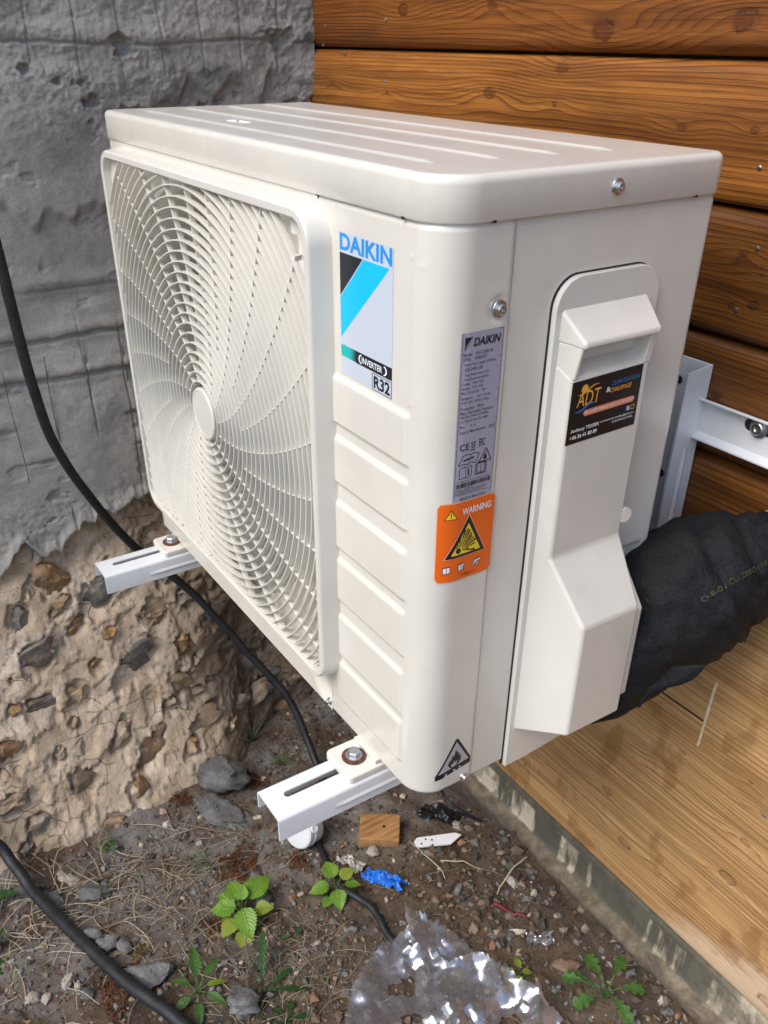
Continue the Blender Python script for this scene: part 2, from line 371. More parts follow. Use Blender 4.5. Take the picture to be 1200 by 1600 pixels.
# ------------------------------------------------------------------ ground
def foot(y): return -.672 - .115*ss(np.asarray(y, float), .03, .22)
def ground_base(x, y): return -.515 - .065*np.clip((-.25-np.asarray(x, float))/.4, 0, 1)
def ghz(x, y):
    return ground_base(x, y) + .007*fbm(np.asarray(x)*9, np.asarray(y)*9, 3, 40) + .0035*fbm(np.asarray(x)*38, np.asarray(y)*38, 3, 44) + .012*np.exp(-((np.asarray(x)-foot(y))/.05)**2)
def soil_mat():
    g = NG('stony_soil'); P = g.tc()
    n = g.noise(P, 7, 10, .62); n2 = g.noise(P, 45, 8, .7); n3 = g.noise(P, 190, 5, .7)
    c = g.ramp(n, [(.3, (.065, .043, .027)), (.45, (.14, .096, .062)), (.58, (.115, .092, .072)), (.72, (.22, .165, .11))])
    c = g.mix(g.mr(n2, .35, .75, 0, .75), c, (.03, .022, .016))
    c = g.mix(g.mr(n3, .56, .76, 0, .7), c, (.24, .19, .14))
    X, Y, Z = g.xyz(P)
    grey = g.ma('MULTIPLY', g.mr(X, -.25, -.45, 0, 1), g.mr(g.noise(P, 11, 6, .6), .38, .55, 0, .9))
    c = g.mix(grey, c, (.19, .18, .165))
    c = g.mix(g.ma('MULTIPLY', g.mr(X, -.15, -.35, 0, 1), g.mr(g.noise(g.mapv(P, (1, 1, 1), (4, 2, 0)), 16, 6, .6), .60, .70, 0, .8)), c, (.12, .035, .012))
    g.lnk(c, g.b.inputs['Base Color']); g.b.inputs['Roughness'].default_value = .95; g.b.inputs['Specular IOR Level'].default_value = .2
    h = g.ma('ADD', g.ma('MULTIPLY', n2, 1), g.ma('MULTIPLY', n3, .5))
    g.lnk(g.bump(h, .006), g.b.inputs['Normal']); return g.m
M_soil = soil_mat()
def axis(a, b, step, far):
    fine = np.arange(a, b, step); return np.concatenate([-np.geomspace(far, .02, 14)+a, fine, b+np.geomspace(.02, far, 14)])
gx = axis(-.98, .60, .0045, 60); gy = axis(-.75, .44, .0045, 60)
GX, GY = np.meshgrid(gx, gy, indexing='ij'); GZ = ghz(GX, GY)
o = meshobj('ground', np.stack([GX, GY, GZ], -1).reshape(-1, 3), gridfaces(len(gx), len(gy)), M_soil, None, smooth=True)
o['kind'] = 'structure'

# ------------------------------------------------------------------ rubble wall: mortar core, flints, grey render coat
wall_m = thing('masonry_wall', 'old flint rubble wall with cracked grey cement render on its upper part', 'wall', (-.9, -.2, -.58))
def core_x(y, z):
    y = np.asarray(y, float); z = np.asarray(z, float)
    t = np.clip((-.06 - z)/.54, 0, 1.3)
    return -.892 + (foot(y)+.892)*(t**1.15) + .010*fbm(y*7, z*7, 3, 61) + .0020*fbm(y*26, z*26, 3, 66)
stones = []
SP = [(80,905,40,26),(62,1030,38,24),(120,1090,26,20),(72,1108,26,22),(215,1035,46,26),(285,1062,24,22),(290,1010,20,26),(245,845,30,22),(160,925,46,22),(262,900,20,16),
 (300,925,30,20),(335,960,34,24),(385,1040,24,30),(400,1090,34,22),(430,1060,28,20),(325,1130,30,26),(190,1150,26,14),(235,1170,38,18),(130,1225,22,24),(18,1180,24,22),
 (18,1258,26,18),(225,1235,26,24),(95,950,30,14),(240,960,26,18),(30,970,22,22),(375,1105,22,18),(350,1010,18,16),(270,1100,18,14),(440,1105,26,18),(20,1410,20,20),
 (60,1290,20,14),(180,1290,20,16),(280,1000,14,10),(410,1150,20,14),(345,900,22,16),(300,1170,16,12),(150,1040,12,10),(95,1180,12,10),(210,1290,14,10),(475,1010,26,18),(460,1060,22,16),(500,1080,20,14),(120,980,16,10),(310,1080,12,10),(360,1135,16,12),
 (20,1110,12,10),(45,1330,14,10),(170,985,14,10),(420,1000,16,12),(440,960,18,14)]
for (px, py, a, b) in SP:
    x = -.78
    for _ in range(30):
        q = unproj(px, py, 0, x); x = float(core_x(q[1], q[2]))
    stones.append((q[1], q[2], a/1000., b/1000.))
for k in range(24):
    px, py = rnd.uniform(0, 480), rnd.uniform(860, 1330); x = -.78
    for _ in range(20):
        q = unproj(px, py, 0, x); x = float(core_x(q[1], q[2]))
    if -.57 < q[2] < -.10 and all(math.hypot(q[1]-t[0], q[2]-t[1]) > max(t[2], t[3])+.010 for t in stones): stones.append((q[1], q[2], rnd.uniform(.004, .012), rnd.uniform(.004, .009)))
for k in range(60):                                   # beyond the left edge of the frame
    stones.append((rnd.uniform(-.9, -.36), rnd.uniform(-.56, -.12), rnd.uniform(.015, .035), rnd.uniform(.012, .026)))
ny, nz = 420, 170
Yc, Zc = np.meshgrid(np.linspace(-.95, .40, ny), np.linspace(-.64, .0, nz), indexing='ij')
Xc = core_x(Yc, Zc)
rng2 = random.Random(11)
info = []
for (y0, z0, a, b) in stones:
    th = rng2.uniform(.35, .95); info.append(th)
    dy = (Yc-y0)*math.cos(th)+(Zc-z0)*math.sin(th); dz = -(Yc-y0)*math.sin(th)+(Zc-z0)*math.cos(th)
    d = np.sqrt((dy/(a*1.12))**2+(dz/(b*1.12))**2) + .35*vnoise(Yc*42, Zc*42, 5) + .2*vnoise(Yc*120, Zc*120, 6)
    Xc = Xc - .010*(1-ss(d, .93, 1.03))
# shrinkage cracks and trowelled lumps
lump = fbm(Yc*10+1.5*vnoise(Yc*9, Zc*9, 3), Zc*10+Yc*5, 2, 90); Xc = Xc + .0035*lump
Xc = Xc + .0038*(ss(fbm(Yc*8+.8*vnoise(Yc*30, Zc*30, 1), Zc*13-Yc*6, 5, 93, .6), -.012, .012)) + .003*(ss(fbm(Yc*21+Zc*7, Zc*25-Yc*9, 5, 95, .6), .25, .28)) + .0007*fbm(Yc*70, Zc*70, 3, 97)
crk = np.abs(fbm(Yc*13+.9*vnoise(Yc*20, Zc*20, 8), Zc*20-Yc*6, 2, 77)); Xc = Xc - .0035*np.exp(-(crk/.022)**2)
def mortar_mat():
    g = NG('lime_mortar'); P = g.tc()
    n = g.noise(P, 13, 9, .6); n2 = g.noise(P, 55, 8, .7)
    c = g.ramp(n, [(.28, (.40, .29, .19)), (.45, (.61, .47, .33)), (.6, (.72, .58, .44)), (.75, (.78, .67, .54))])
    c = g.mix(g.mr(n2, .42, .7, 0, .4), c, (.32, .22, .14))
    X, Y, Z = g.xyz(P)
    dark_tone = g.mr(g.ma('ADD', Y, g.ma('MULTIPLY', n, .22)), .08, .26, 0, .9)  # mortar turns mottled dark brown towards the back corner
    c = g.mix(dark_tone, c, g.mix(g.mr(n2, .4, .6), (.10, .075, .05), (.17, .13, .095)))
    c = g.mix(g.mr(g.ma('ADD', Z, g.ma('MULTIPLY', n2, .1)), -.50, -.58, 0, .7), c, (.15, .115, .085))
    c = g.mix(g.mr(g.noise(g.mapv(P, (1,1,1), (7,3,1)), 9, 5), .63, .73, 0, .5), c, (.22, .21, .10))
    ce = g.vor(g.mapv(P, (1, 1, 1.4), rot=(.5, 0, 0)), 17, 'DISTANCE_TO_EDGE')
    cw = g.ma('MULTIPLY', g.mr(g.ma('ADD', ce, g.ma('MULTIPLY', n2, .04)), .022, .034, 1, 0), g.mr(g.noise(P, 8, 3), .46, .56))
    c = g.mix(g.ma('MULTIPLY', cw, .75), c, (.09, .06, .04))
    g.lnk(c, g.b.inputs['Base Color']); g.b.inputs['Roughness'].default_value = .9; g.b.inputs['Specular IOR Level'].default_value = .25
    h = g.ma('SUBTRACT', g.ma('ADD', g.ma('MULTIPLY', n2, 1), g.ma('MULTIPLY', g.noise(P, 180, 6, .75), .6)), g.ma('MULTIPLY', cw, .35))
    g.lnk(g.bump(h, .0060), g.b.inputs['Normal']); return g.m
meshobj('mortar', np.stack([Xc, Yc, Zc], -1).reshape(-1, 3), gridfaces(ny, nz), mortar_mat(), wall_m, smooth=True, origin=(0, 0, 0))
def flint_mat():
    g = NG('flint'); P = g.tc(); oi = g.n.new('ShaderNodeObjectInfo'); r = oi.outputs['Random']
    a = g.ramp(r, [(0, (.17, .09, .045)), (.2, (.34, .20, .08)), (.4, (.22, .17, .13)), (.55, (.08, .08, .085)), (.75, (.40, .28, .16)), (1, (.24, .20, .17))])
    n = g.noise(P, 70, 8, .65); n2 = g.noise(P, 24, 5, .6)
    c = g.mix(g.mr(n2, .45, .65, 0, .8), a, (.07, .055, .045)); c = g.mix(g.mr(n, .52, .7, 0, .8), c, (.34, .23, .12))
    c = g.mix(g.mr(g.noise(P, 36, 6, .6), .60, .70, 0, .7), c, (.42, .38, .33))
    g.lnk(c, g.b.inputs['Base Color']); g.lnk(g.mr(n2, .3, .7, .25, .7), g.b.inputs['Roughness'])
    g.lnk(g.bump(n, .003), g.b.inputs['Normal']); return g.m
M_flint = flint_mat()
def stone_mesh(a, b, c, seed, jag=.3, sub=3, flat=.55):
    bm = bmesh.new(); bmesh.ops.create_icosphere(bm, subdivisions=sub, radius=1)
    r = random.Random(seed); pl = [(Vector((r.gauss(0,1), r.gauss(0,1), r.gauss(0,1))).normalized(), r.uniform(flat, .9)) for _ in range(9)]
    ax = np.array([v.co[:] for v in bm.verts])
    nn = fbm(ax[:, 0]*1.7+seed, ax[:, 1]*1.7+ax[:, 2]*2.1, 3, seed % 97)
    for v, k in zip(bm.verts, nn):
        p = v.co.copy()
        for n_, d in pl:
            e = p.dot(n_)
            if e > d: p -= n_*(e-d)*.92
        p *= 1 + jag*.35*float(k); v.co = (p.x*a, p.y*b, p.z*c)
    bm.normal_update()
    V = [v.co[:] for v in bm.verts]; F = [tuple(v.index for v in f.verts) for f in bm.faces]; bm.free()
    return V, F
for k, ((y0, z0, a, b), th) in enumerate(zip(stones, info)):
    V, F = stone_mesh(.016, a*1.2, b*1.2, k*3+1, 1.0, 3, .36)
    V = np.array(V); c_, s_ = math.cos(th), math.sin(th)
    V = np.stack([V[:, 0], V[:, 1]*c_-V[:, 2]*s_, V[:, 1]*s_+V[:, 2]*c_], -1)
    xx = float(core_x(y0, z0)); p = (xx-.0075+rng2.uniform(-.004, .004), y0, z0)
    meshobj('stone', V+np.array(p), F, M_flint, wall_m, auto=32, origin=p)
# render coat
ny, nz = 520, 720
yy = np.concatenate([np.linspace(-1.6, -.36, 50)[:-1], np.linspace(-.36, .398, ny-49)]); zt = np.concatenate([np.linspace(-.175, .78, nz-59), np.linspace(.78, 1.12, 60)[1:]])
nz = len(zt); ny = len(yy)
Yr, Zr = np.meshgrid(yy, zt, indexing='ij')
Xr = -.868 + .006*fbm(Yr*4, Zr*4, 3, 21)
rough = np.clip(ss(Zr, .44, .58)*.9 + ss(Yr, .27, .36)*.8 + .35*fbm(Yr*7, Zr*7, 2, 31), 0, 1.3)
rough = np.maximum(rough, .8*ss(-Zr, -.02, .06))
Xr += .0005*fbm(Yr*40, Zr*40, 4, 23) + rough*(.0032*fbm(Yr*12, Zr*15, 3, 24, .5) + .0012*np.abs(fbm(Yr*55, Zr*55, 4, 28, .6)) + .0007*fbm(Yr*150, Zr*150, 2, 27))
# lower edge of a thicker coat sweeping up to the right
edge = .47 + .10*vnoise(Yr*6, Yr*0, 12) + .02*fbm(Yr*30, Zr*0, 2, 14)
Xr += .006*ss(Zr, edge, edge+.02)
pits = fbm(Yr*20, Zr*26, 4, 29); Xr -= .012*ss(pits, .62, 1.0)*np.clip(rough, .15, 1)
for k, (z0, dep, wd) in enumerate(((.616, .0035, .0018), (.237, .006, .0035), (.175, .0065, .004), (.101, .006, .0035), (.046, .005, .003), (.306, .0015, .003))):
    zl = z0 + .0035*vnoise(Yr*14, Yr*0+k, 33) + .0012*vnoise(Yr*80, Yr*0+k, 35)
    on = ss(vnoise(Yr*9+k*5, Yr*0, 37), -.75, -.2)
    Xr -= on*dep*np.exp(-((Zr-zl)/wd)**2); Xr += on*.0025*np.exp(-((Zr-zl-.012)/.01)**2) - on*.002*np.exp(-((Zr-zl+.014)/.012)**2)
for k in range(-16, 7):
    y0 = -.022+.0600*k; yl = y0 + .002*vnoise(Zr*12, Zr*0+k, 39)
    on = (ss(vnoise(Zr*8+k*3.3, Zr*0, 41), -.1, .35)*ss(-Zr, -.30, -.20)*.8 + ss(Zr, .56, .60)*.7)
    Xr -= on*.0026*np.exp(-((Yr-yl)/.0016)**2)
# ragged bottom
bot = -.105 + .05*ss(Yr, -.12, .06) - .05*ss(-Yr, .16, .24) + .016*fbm(Yr*16, Yr*0, 4, 45) + .007*fbm(Yr*70, Yr*0, 3, 48)
drop = ss(bot-Zr, -.012, .004); Xr = Xr - .022*drop**2 + .006*np.exp(-((Zr-bot-.012)/.012)**2)
kq = (Zr < bot - .006); keep = ~(kq[:-1, :-1] & kq[1:, 1:])
def render_mat():
    g = NG('cement_render'); P = g.tc(); X, Y, Z = g.xyz(P)
    n = g.noise(P, 6, 8, .6); n2 = g.noise(P, 40, 10, .75); n3 = g.noise(P, 270, 8, .9)
    c = g.ramp(n, [(.3, (.41, .39, .35)), (.5, (.55, .52, .47)), (.7, (.68, .645, .585))])
    c = g.mix(g.mr(Z, .50, .62, 0, .55), c, (.60, .57, .52))
    c = g.mix(g.mr(n2, .4, .72, 0, .45), c, (.25, .238, .215)); c = g.mix(g.mr(n3, .35, .48, .55, 0), c, (.14, .13, .12)); c = g.mix(g.mr(n3, .55, .72, 0, .5), c, (.62, .59, .53))
    sb = g.ma('MULTIPLY', g.mr(g.noise(g.mapv(P, (1,1,1), (2,5,3)), 11, 6, .65), .55, .68, 0, .75), g.mr(Z, .42, .55, 0, 1))
    c = g.mix(sb, c, (.19, .18, .165))
    g.lnk(c, g.b.inputs['Base Color']); g.b.inputs['Roughness'].default_value = .88; g.b.inputs['Specular IOR Level'].default_value = .3
    h = g.ma('ADD', g.ma('MULTIPLY', n2, .5), g.ma('MULTIPLY', n3, .75)); g.lnk(g.bump(h, .0055), g.b.inputs['Normal']); return g.m
M_render = render_mat()
meshobj('render_coat', np.stack([Xr, Yr, Zr], -1).reshape(-1, 3), gridfaces(ny, nz, keep), M_render, wall_m, smooth=True, origin=(0, 0, 0))
# rusty lath wires showing in the render
M_wire = mat('lath_wire', (.10, .085, .07), .7, .3, var=.4, vscale=80)
for k, y0 in enumerate((-.142, -.082, -.022, .038)):
    za, zb = (.02+.03*k, .20+.015*k)
    pts = [(-.8655+.001*math.sin(z*60+k), y0+.0015*math.sin(z*30+k), z) for z in np.linspace(za, zb, 14)]
    MB().tube(pts, .0007, 6).build('lath_wire', M_wire, wall_m, smooth=True)
MB().box((-1.25, -1.7, -.70), (-.93, .397, 1.12)).build('wall_backing', mat('rubble_core', (.2, .16, .12), .9), wall_m)
# ------------------------------------------------------------------ air conditioner
W, D, H = .6617, .2706, .55
ZC = .5205
unit = thing('air_conditioner', 'ivory outdoor air conditioner unit with a round fan grille', 'air conditioner', (-.33, .135, 0))
def rr(x0, x1, y0, y1, r, d=0, n=8):
    """rounded rectangle as a list of (x, y), inset by d"""
    x0 += d; x1 -= d; y0 += d; y1 -= d; out = []; rs4 = r if hasattr(r, '__len__') else (r,)*4
    for k4, (sx, sy, a0) in enumerate(((1, 0, -90), (1, 1, 0), (0, 1, 90), (0, 0, 180))):
        r = max(rs4[k4]-d, .0005); cx = x1-r if sx else x0+r; cy = y1-r if sy else y0+r
        for i in range(n+1):
            a = math.radians(a0 + 90*i/n); out.append((cx+r*math.cos(a), cy+r*math.sin(a)))
    return out
def sweep(rings, closed_prof=False, cap_last=False, cap_first=False):
    n = len(rings[0]); V = [p for r in rings for p in r]; F = []
    m = len(rings)
    for k in range(m if closed_prof else m-1):
        for i in range(n):
            a, b = k*n+i, k*n+(i+1) % n; c, d = ((k+1) % m)*n+(i+1) % n, ((k+1) % m)*n+i; F.append((a, b, c, d))
    if cap_last: F.append(tuple(range((m-1)*n, m*n)))
    if cap_first: F.append(tuple(range(n))[::-1])
    return V, F
# top panel
o_ = .0022; RC = .034
prof = [(.004, ZC+.006), (.0022, ZC+.0005), (.0008, ZC), (0, ZC+.0012), (0, .5440)] + [(.0060*(1-math.cos(a)), .5440+.0060*math.sin(a)) for a in np.linspace(.15, math.pi/2, 8)]
rings = [[(x, y, z) for x, y in rr(-W-o_, o_, -o_, D+.002, (RC, .0125, .0125, .0125), d, 10)] for d, z in prof]
V, F = sweep(rings, cap_last=True)
top = meshobj('top_panel', V, F, M_body, unit, auto=50)
def rib_bead(x0, x1, y, w_=.013, h=.0016, z=.55):
    xs = np.concatenate([np.linspace(x0, x0+.012, 6), np.linspace(x0+.02, x1-.02, 12), np.linspace(x1-.012, x1, 6)]); vs_ = np.linspace(-1, 1, 13)
    A, B = np.meshgrid(xs, vs_, indexing='ij'); e = np.minimum(1, np.sqrt(np.clip(np.minimum(A-x0, x1-A)/.012, 0, 1)))
    Zz = z + .00002 + h*(np.cos(B*math.pi)*.5+.5)*e; return np.stack([A, y+B*w_/2, Zz], -1).reshape(-1, 3), gridfaces(len(xs), 13)
for (yr, xa, xb) in ((.036, -.62, -.060), (.090, -.63, -.055), (.145, -.63, -.052), (.198, -.64, -.048)):
    V, F = rib_bead(xa, xb, yr); meshobj('top_rib', V, F, M_body, unit, smooth=True)
V, F = rib_bead(-.45, -.412, .064, .004, .0012); 
c_, s_ = math.cos(.25), math.sin(.25); V = [( -.43+(x+.43)*c_-(y-.064)*s_, .064+(x+.43)*s_+(y-.064)*c_, z) for x, y, z in V]
meshobj('raised_mark', V, F, mat('chalk_white', (.85, .85, .86), .6), unit, smooth=True)
# front panel: flat sheet with the round air opening, right part pressed, rolled corner and side flange
RB = .030
HX, HZ = -.403, .264
def surf(s, z, off=0.0):
    """s runs along the sheet: s<=-RB front (x = s), then the rolled corner, then the right side (y)"""
    L_ = RB*math.pi/2
    if s <= -RB: return (s, -off, z)
    if s <= -RB+L_:
        a = (s+RB)/RB; return (-RB+(RB+off)*math.sin(a), RB-(RB+off)*math.cos(a), z)
    return (off, RB+(s+RB-L_), z)
SOFF = -RB + RB*math.pi/2 - RB     # s = y + SOFF on the side
TOPS = [(.384, .341), (.329, .284), (.2655, .216), (.205, .157), (.140, .090), (.081, .031)]
sg = np.concatenate([np.arange(-.160, -.028, .0015), np.linspace(-.028, .0636+SOFF+.003, 34)]); zg_ = np.linspace(0, .527, 352)
S, Zf = np.meshgrid(sg, zg_, indexing='ij')
hgt = np.zeros_like(S)
for zt_, zb_ in TOPS:
    def edge_(v, lo, hi, wlo, whi): return ss(v, lo, lo+wlo)*(1-ss(v, hi-whi, hi))
    hgt = np.maximum(hgt, edge_(S, -.1495, -.0275, .0025, .0065)*edge_(Zf, zb_-.001, zt_+.002, .0022, .0062))
hgt = .0024*hgt
hgt += -.0016*ss(Zf, .5165, .5195) - .003*ss(-Zf, -.0035, .002)                     # rounded lips
hgt += -.003*ss(S, .0636+SOFF-.0022, .0636+SOFF+.003)
for (sx, sz, rr_) in ((.0535+SOFF, .4615, .011),):
    hgt += -.0016*(1-ss(np.sqrt((S-sx)**2+(Zf-sz)**2), .0065, rr_))
for (sx, sz) in ((-.148, .509), (-.033, .497), (-.022, .492), (-.03, .392)):
    hgt += .0006*np.exp(-((S-sx)**2+(Zf-sz)**2)/.0016**2)
V = [surf(s, z, h) for s, z, h in zip(S.ravel(), Zf.ravel(), hgt.ravel())]
F = gridfaces(*S.shape)
n0 = len(V); ncir = 96; rc = .226                       # left part with the opening
cir = [(HX+rc*math.cos(2*math.pi*i/ncir), HZ+.012+rc*math.sin(2*math.pi*i/ncir)) for i in range(ncir)]
def to_rect(x, z):
    cx, cz = HX, HZ+.012; dx, dz = x-cx, z-cz; x0, x1, z0, z1 = -W+.004, -.1602, 0, .527
    t = min([((x1-cx)/dx) if dx > 1e-9 else 9e9, ((x0-cx)/dx) if dx < -1e-9 else 9e9, ((z1-cz)/dz) if dz > 1e-9 else 9e9, ((z0-cz)/dz) if dz < -1e-9 else 9e9])
    return (cx+dx*t, cz+dz*t)
V += [(x, 0, z) for x, z in cir] + [(to_rect(x, z)[0], 0, to_rect(x, z)[1]) for x, z in cir]
F += [(n0+i, n0+ncir+i, n0+ncir+(i+1) % ncir, n0+(i+1) % ncir) for i in range(ncir)]
n1 = len(V)
V += [(-.1600, 0, 0), (-.1600, 0, .527), (-W+.004, 0, 0), (-W+.004, 0, .527)]
def near(px, pz): 
    return n0+ncir+min(range(ncir), key=lambda i: (V[n0+ncir+i][0]-px)**2+(V[n0+ncir+i][2]-pz)**2)
for k, (px, pz) in enumerate(((-.1602, 0), (-.1602, .527), (-W+.004, 0), (-W+.004, .527))):
    idx = sorted(range(ncir), key=lambda i: (V[n0+ncir+i][0]-px)**2+(V[n0+ncir+i][2]-pz)**2)[:2]; F.append((n0+ncir+idx[0], n0+ncir+idx[1], n1+k))
front = meshobj('front_panel', V, F, M_body, unit, smooth=True)
# other casing sheets
MB().box((-W+.0008, .0014, .0), (-W+.0038, D-.004, .527)).build('left_panel', M_body, unit)
MB().box((-W+.004, D-.004, .0), (-.006, D-.001, .527)).build('back_panel', M_fin, unit)
q = rr(-W+.004, -.004, .003, D-.002, (.028, .002, .002, .002), 0, 6); m = len(q)
MB().add([(x, y, .001) for x, y in q]+[(x, y, .004) for x, y in q], [tuple(range(m))[::-1], tuple(range(m, 2*m))]+[(i, (i+1) % m, m+(i+1) % m, m+i) for i in range(m)]).build('base_pan', M_body, unit)
# side panel
sy = np.linspace(.0642, D, 90); szz = np.linspace(.003, .527, 180); A, B = np.meshgrid(sy, szz, indexing='ij')
ho = -.0014 - .005*(1-ss(np.clip(D-A, 0, 1), 0, .0045))**2 + 0*A - .002*ss(B, .5155, .5195)
# pressed hollow near the valve cover
ho -= .006*ss(B, .150, .168)*(1-ss(B, .2065, .209))*ss(A, .214, .222)*(1-ss(A, .250, .262))
V = np.stack([ho, A, B], -1).reshape(-1, 3)
side = meshobj('side_panel', V, gridfaces(90, 180), M_body, unit, smooth=True)
# interior: bell mouth, fan, heat exchanger
mb = MB(); n = 64
prof = [(0, .232), (.004, .2265), (.014, .222), (.085, .222)]
mb.lathe((HX, 0.0005, HZ+.012), (0, 1, 0), [(h, r) for h, r in prof], n, False, False); mb.build('bell_mouth', M_plastic, unit, smooth=True)
fan = MB()
fan.lathe((HX, .022, HZ+.012), (0, 1, 0), [(-.004, .002), (-.003, .032), (.004, .046), (.05, .049)], 40, True, True)
hub = fan.build('fan_hub', M_fan, unit, auto=40)
for k in range(3):
    nu, nv = 20, 10; V = []
    for i in range(nu):
        r = .045+.165*i/(nu-1)
        for j in range(nv):
            t = j/(nv-1); a = math.radians(120*k+12) + (t-.5)*(1.55-.15*i/nu) - .5*(i/(nu-1))**1.5
            V.append((HX+r*math.cos(a), .040+.05*t-.012*math.sin(t*math.pi), HZ+.012+r*math.sin(a)))
    o = meshobj('fan_blade', V, gridfaces(nu, nv), M_fan, unit, smooth=True); md = o.modifiers.new('s', 'SOLIDIFY'); md.thickness = .003
fn = MB(); 
for k in range(130):
    x = -W+.02+k*.0040; fn.box((x, .175, .01), (x+.0006, .195, .515))
o = fn.build('heat_exchanger_fin', M_fin, unit); o['kind'] = 'stuff'
MB().box((-W+.01, .196, .008), (-.02, .20, .52)).build('heat_exchanger', M_dark, unit)
# grille
GX0, GX1, GZ0, GZ1 = -.6406, -.1429, .0547, .5114
fr = [(-.0035, .0006), (-.003, -.002), (-.0008, -.0175), (-.0002, -.0194), (.0009, -.0204), (.0062, -.0204), (.0072, -.0196), (.0085, -.004), (.0085, .0006)]
rings = [[(x, y, z) for x, z in rr(GX0, GX1, GZ0, GZ1, .026, d, 8)] for d, y in fr]
V, F = sweep(rings); grille = meshobj('grille', V, F, M_grille, unit, auto=38)
def inside(x, z, m=.0):
    x0, x1, z0, z1 = GX0+.0075+m, GX1-.0075-m, GZ0+.0075+m, GZ1-.0075-m; r = .019
    if not (x0 < x < x1 and z0 < z < z1): return False
    cx = min(max(x, x0+r), x1-r); cz = min(max(z, z0+r), z1-r)
    if math.hypot(x-cx, z-cz) > r: return False
    # plates in the two upper corners
    if x > GX1-.038 and z > GZ1-.062 and (x-GX1+.038)+(z-GZ1+.062) > .042: return False
    if x < GX0+.038 and z > GZ1-.075 and (GX0+.038-x)+(z-GZ1+.062) > .042: return False
    return True
def bar(path, wd, y0, y1, normals):
    V = []; F = []; n = len(path)
    for (x, z), (nx_, nz_) in zip(path, normals):
        V += [(x-nx_*wd/2*.7, y0, z-nz_*wd/2*.7), (x+nx_*wd/2*.7, y0, z+nz_*wd/2*.7), (x+nx_*wd/2, y0+.0012, z+nz_*wd/2), (x+nx_*wd/2*.8, y1, z+nz_*wd/2*.8), (x-nx_*wd/2*.8, y1, z-nz_*wd/2*.8), (x-nx_*wd/2, y0+.0012, z-nz_*wd/2)]
    for k in range(n-1):
        for i in range(6): F.append((k*6+i, k*6+(i+1) % 6, (k+1)*6+(i+1) % 6, (k+1)*6+i))
    F += [(0,1,2,3,4,5)[::-1], tuple((n-1)*6+i for i in range(6))]; return V, F
r = .0365
nring = 0
while r < .345:
    n = max(72, int(2*math.pi*r/.0065)); pts = [(HX+r*math.cos(2*math.pi*i/n), HZ+r*math.sin(2*math.pi*i/n), math.cos(2*math.pi*i/n), math.sin(2*math.pi*i/n)) for i in range(n)]
    ins = [inside(p[0], p[1]) for p in pts]; mb = MB()
    if all(ins):
        q = pts+[pts[0]]; mb.add(*bar([(a, b) for a, b, _, _ in q], .0017, -.0180, -.0112, [(c, d) for _, _, c, d in q]))
    else:
        st = ins.index(False); seq = pts[st:]+pts[:st]; fl = ins[st:]+ins[:st]; run = []
        for p, f in list(zip(seq, fl))+[(None, False)]:
            if f: run.append(p)
            else:
                if len(run) > 2: meshobj('grille_ring', *bar([(a, b) for a, b, _, _ in run], .0017, -.0180, -.0112, [(c, d) for _, _, c, d in run]), M_grille, grille, auto=50)
                run = []
    if mb.v: mb.build('grille_ring', M_grille, grille, auto=50); nring += 1
    r += .01045
for k in range(28):
    a0 = math.radians(5.3+k*360/28); path = []
    for r in np.linspace(.034 if k % 2 == 0 else .1, .345, 60):
        a = a0 + math.radians(18.5)*math.log(r/.17); x, z = HX+r*math.cos(a), HZ+r*math.sin(a)
        if inside(x, z, -.003): path.append((x, z))
        elif path: break
    nrm = []
    for i in range(len(path)):
        p, q = path[max(i-1, 0)], path[min(i+1, len(path)-1)]; dx, dz = q[0]-p[0], q[1]-p[1]; l = math.hypot(dx, dz); nrm.append((-dz/l, dx/l))
    V, F = bar(path, .0015, -.0160, -.0098, nrm); meshobj('grille_spoke', V, F, M_grille, grille, auto=50)
MB().lathe((HX, -.0105, HZ), (0, -1, 0), [(-.004, .028), (0, .0295), (.0070, .0295), (.0082, .0285), (.0085, .0262), (.0080, .0256), (.0081, .001)], 48).build('grille_centre_cap', M_grille, grille, auto=35)
for sx in (1, -1):                                        # stepped corner plates with the rings ending at them
    e = GX1-.0080 if sx > 0 else GX0+.0080; t = GZ1-.0080; mb = MB()
    st = ((.034, .014), (.022, .014), (.022, .028), (.011, .028), (.011, .044))
    P = [(e, t), (e-sx*.034, t)]+[(e-sx*a_, t-b_) for a_, b_ in st]+[(e, t-.044)]
    m = len(P); mb.add([(x, -.0115, z) for x, z in P]+[(x, -.0075, z) for x, z in P], [tuple(range(m)), tuple(range(m, 2*m))[::-1]]+[(i, (i+1) % m, m+(i+1) % m, m+i) for i in range(m)])
    mb.build('corner_plate', M_grille, grille)

# screws
def screw(name, p, nrm, r, parent, m=M_steel, washer=True):
    mb = MB(); q = Vector(p); d = Vector(nrm)
    if washer: mb.lathe(q, d, [(-.001, r*1.05), (.0008, r*1.05), (.0012, r)], 24)
    mb.lathe(q+d*.001, d, [(0, r*.66), (.0028, r*.66), (.0036, r*.52), (.0036, r*.3), (.0020, r*.28), (.0020, .0002)], 12, True, True)
    o = mb.build(name, m, parent, auto=35); return o
screw('screw', (-.0005, .0535, .4615), (1, 0, 0), .0060, unit)
screw('screw', (.0022, .1527, .5338), (1, 0, 0), .0058, unit)
screw('screw', (.0002, .0535, .0072), (1, 0, 0), .0040, unit)
screw('screw', (-.1657, 0, .009), (0, -1, 0), .0040, unit)
for (y, z) in ((.241, .5205), (.0418, .5205), (-.002, .5205)):   # small dark drain slots in the cap lip
    x = .0023 if y > .03 else -.040
    MB().box((x-.003, y-.0012 if y > .03 else -.0024, z-.0008), (x+.0002, y+.0012, z+.0009)).build('lip_notch', M_dark, unit)
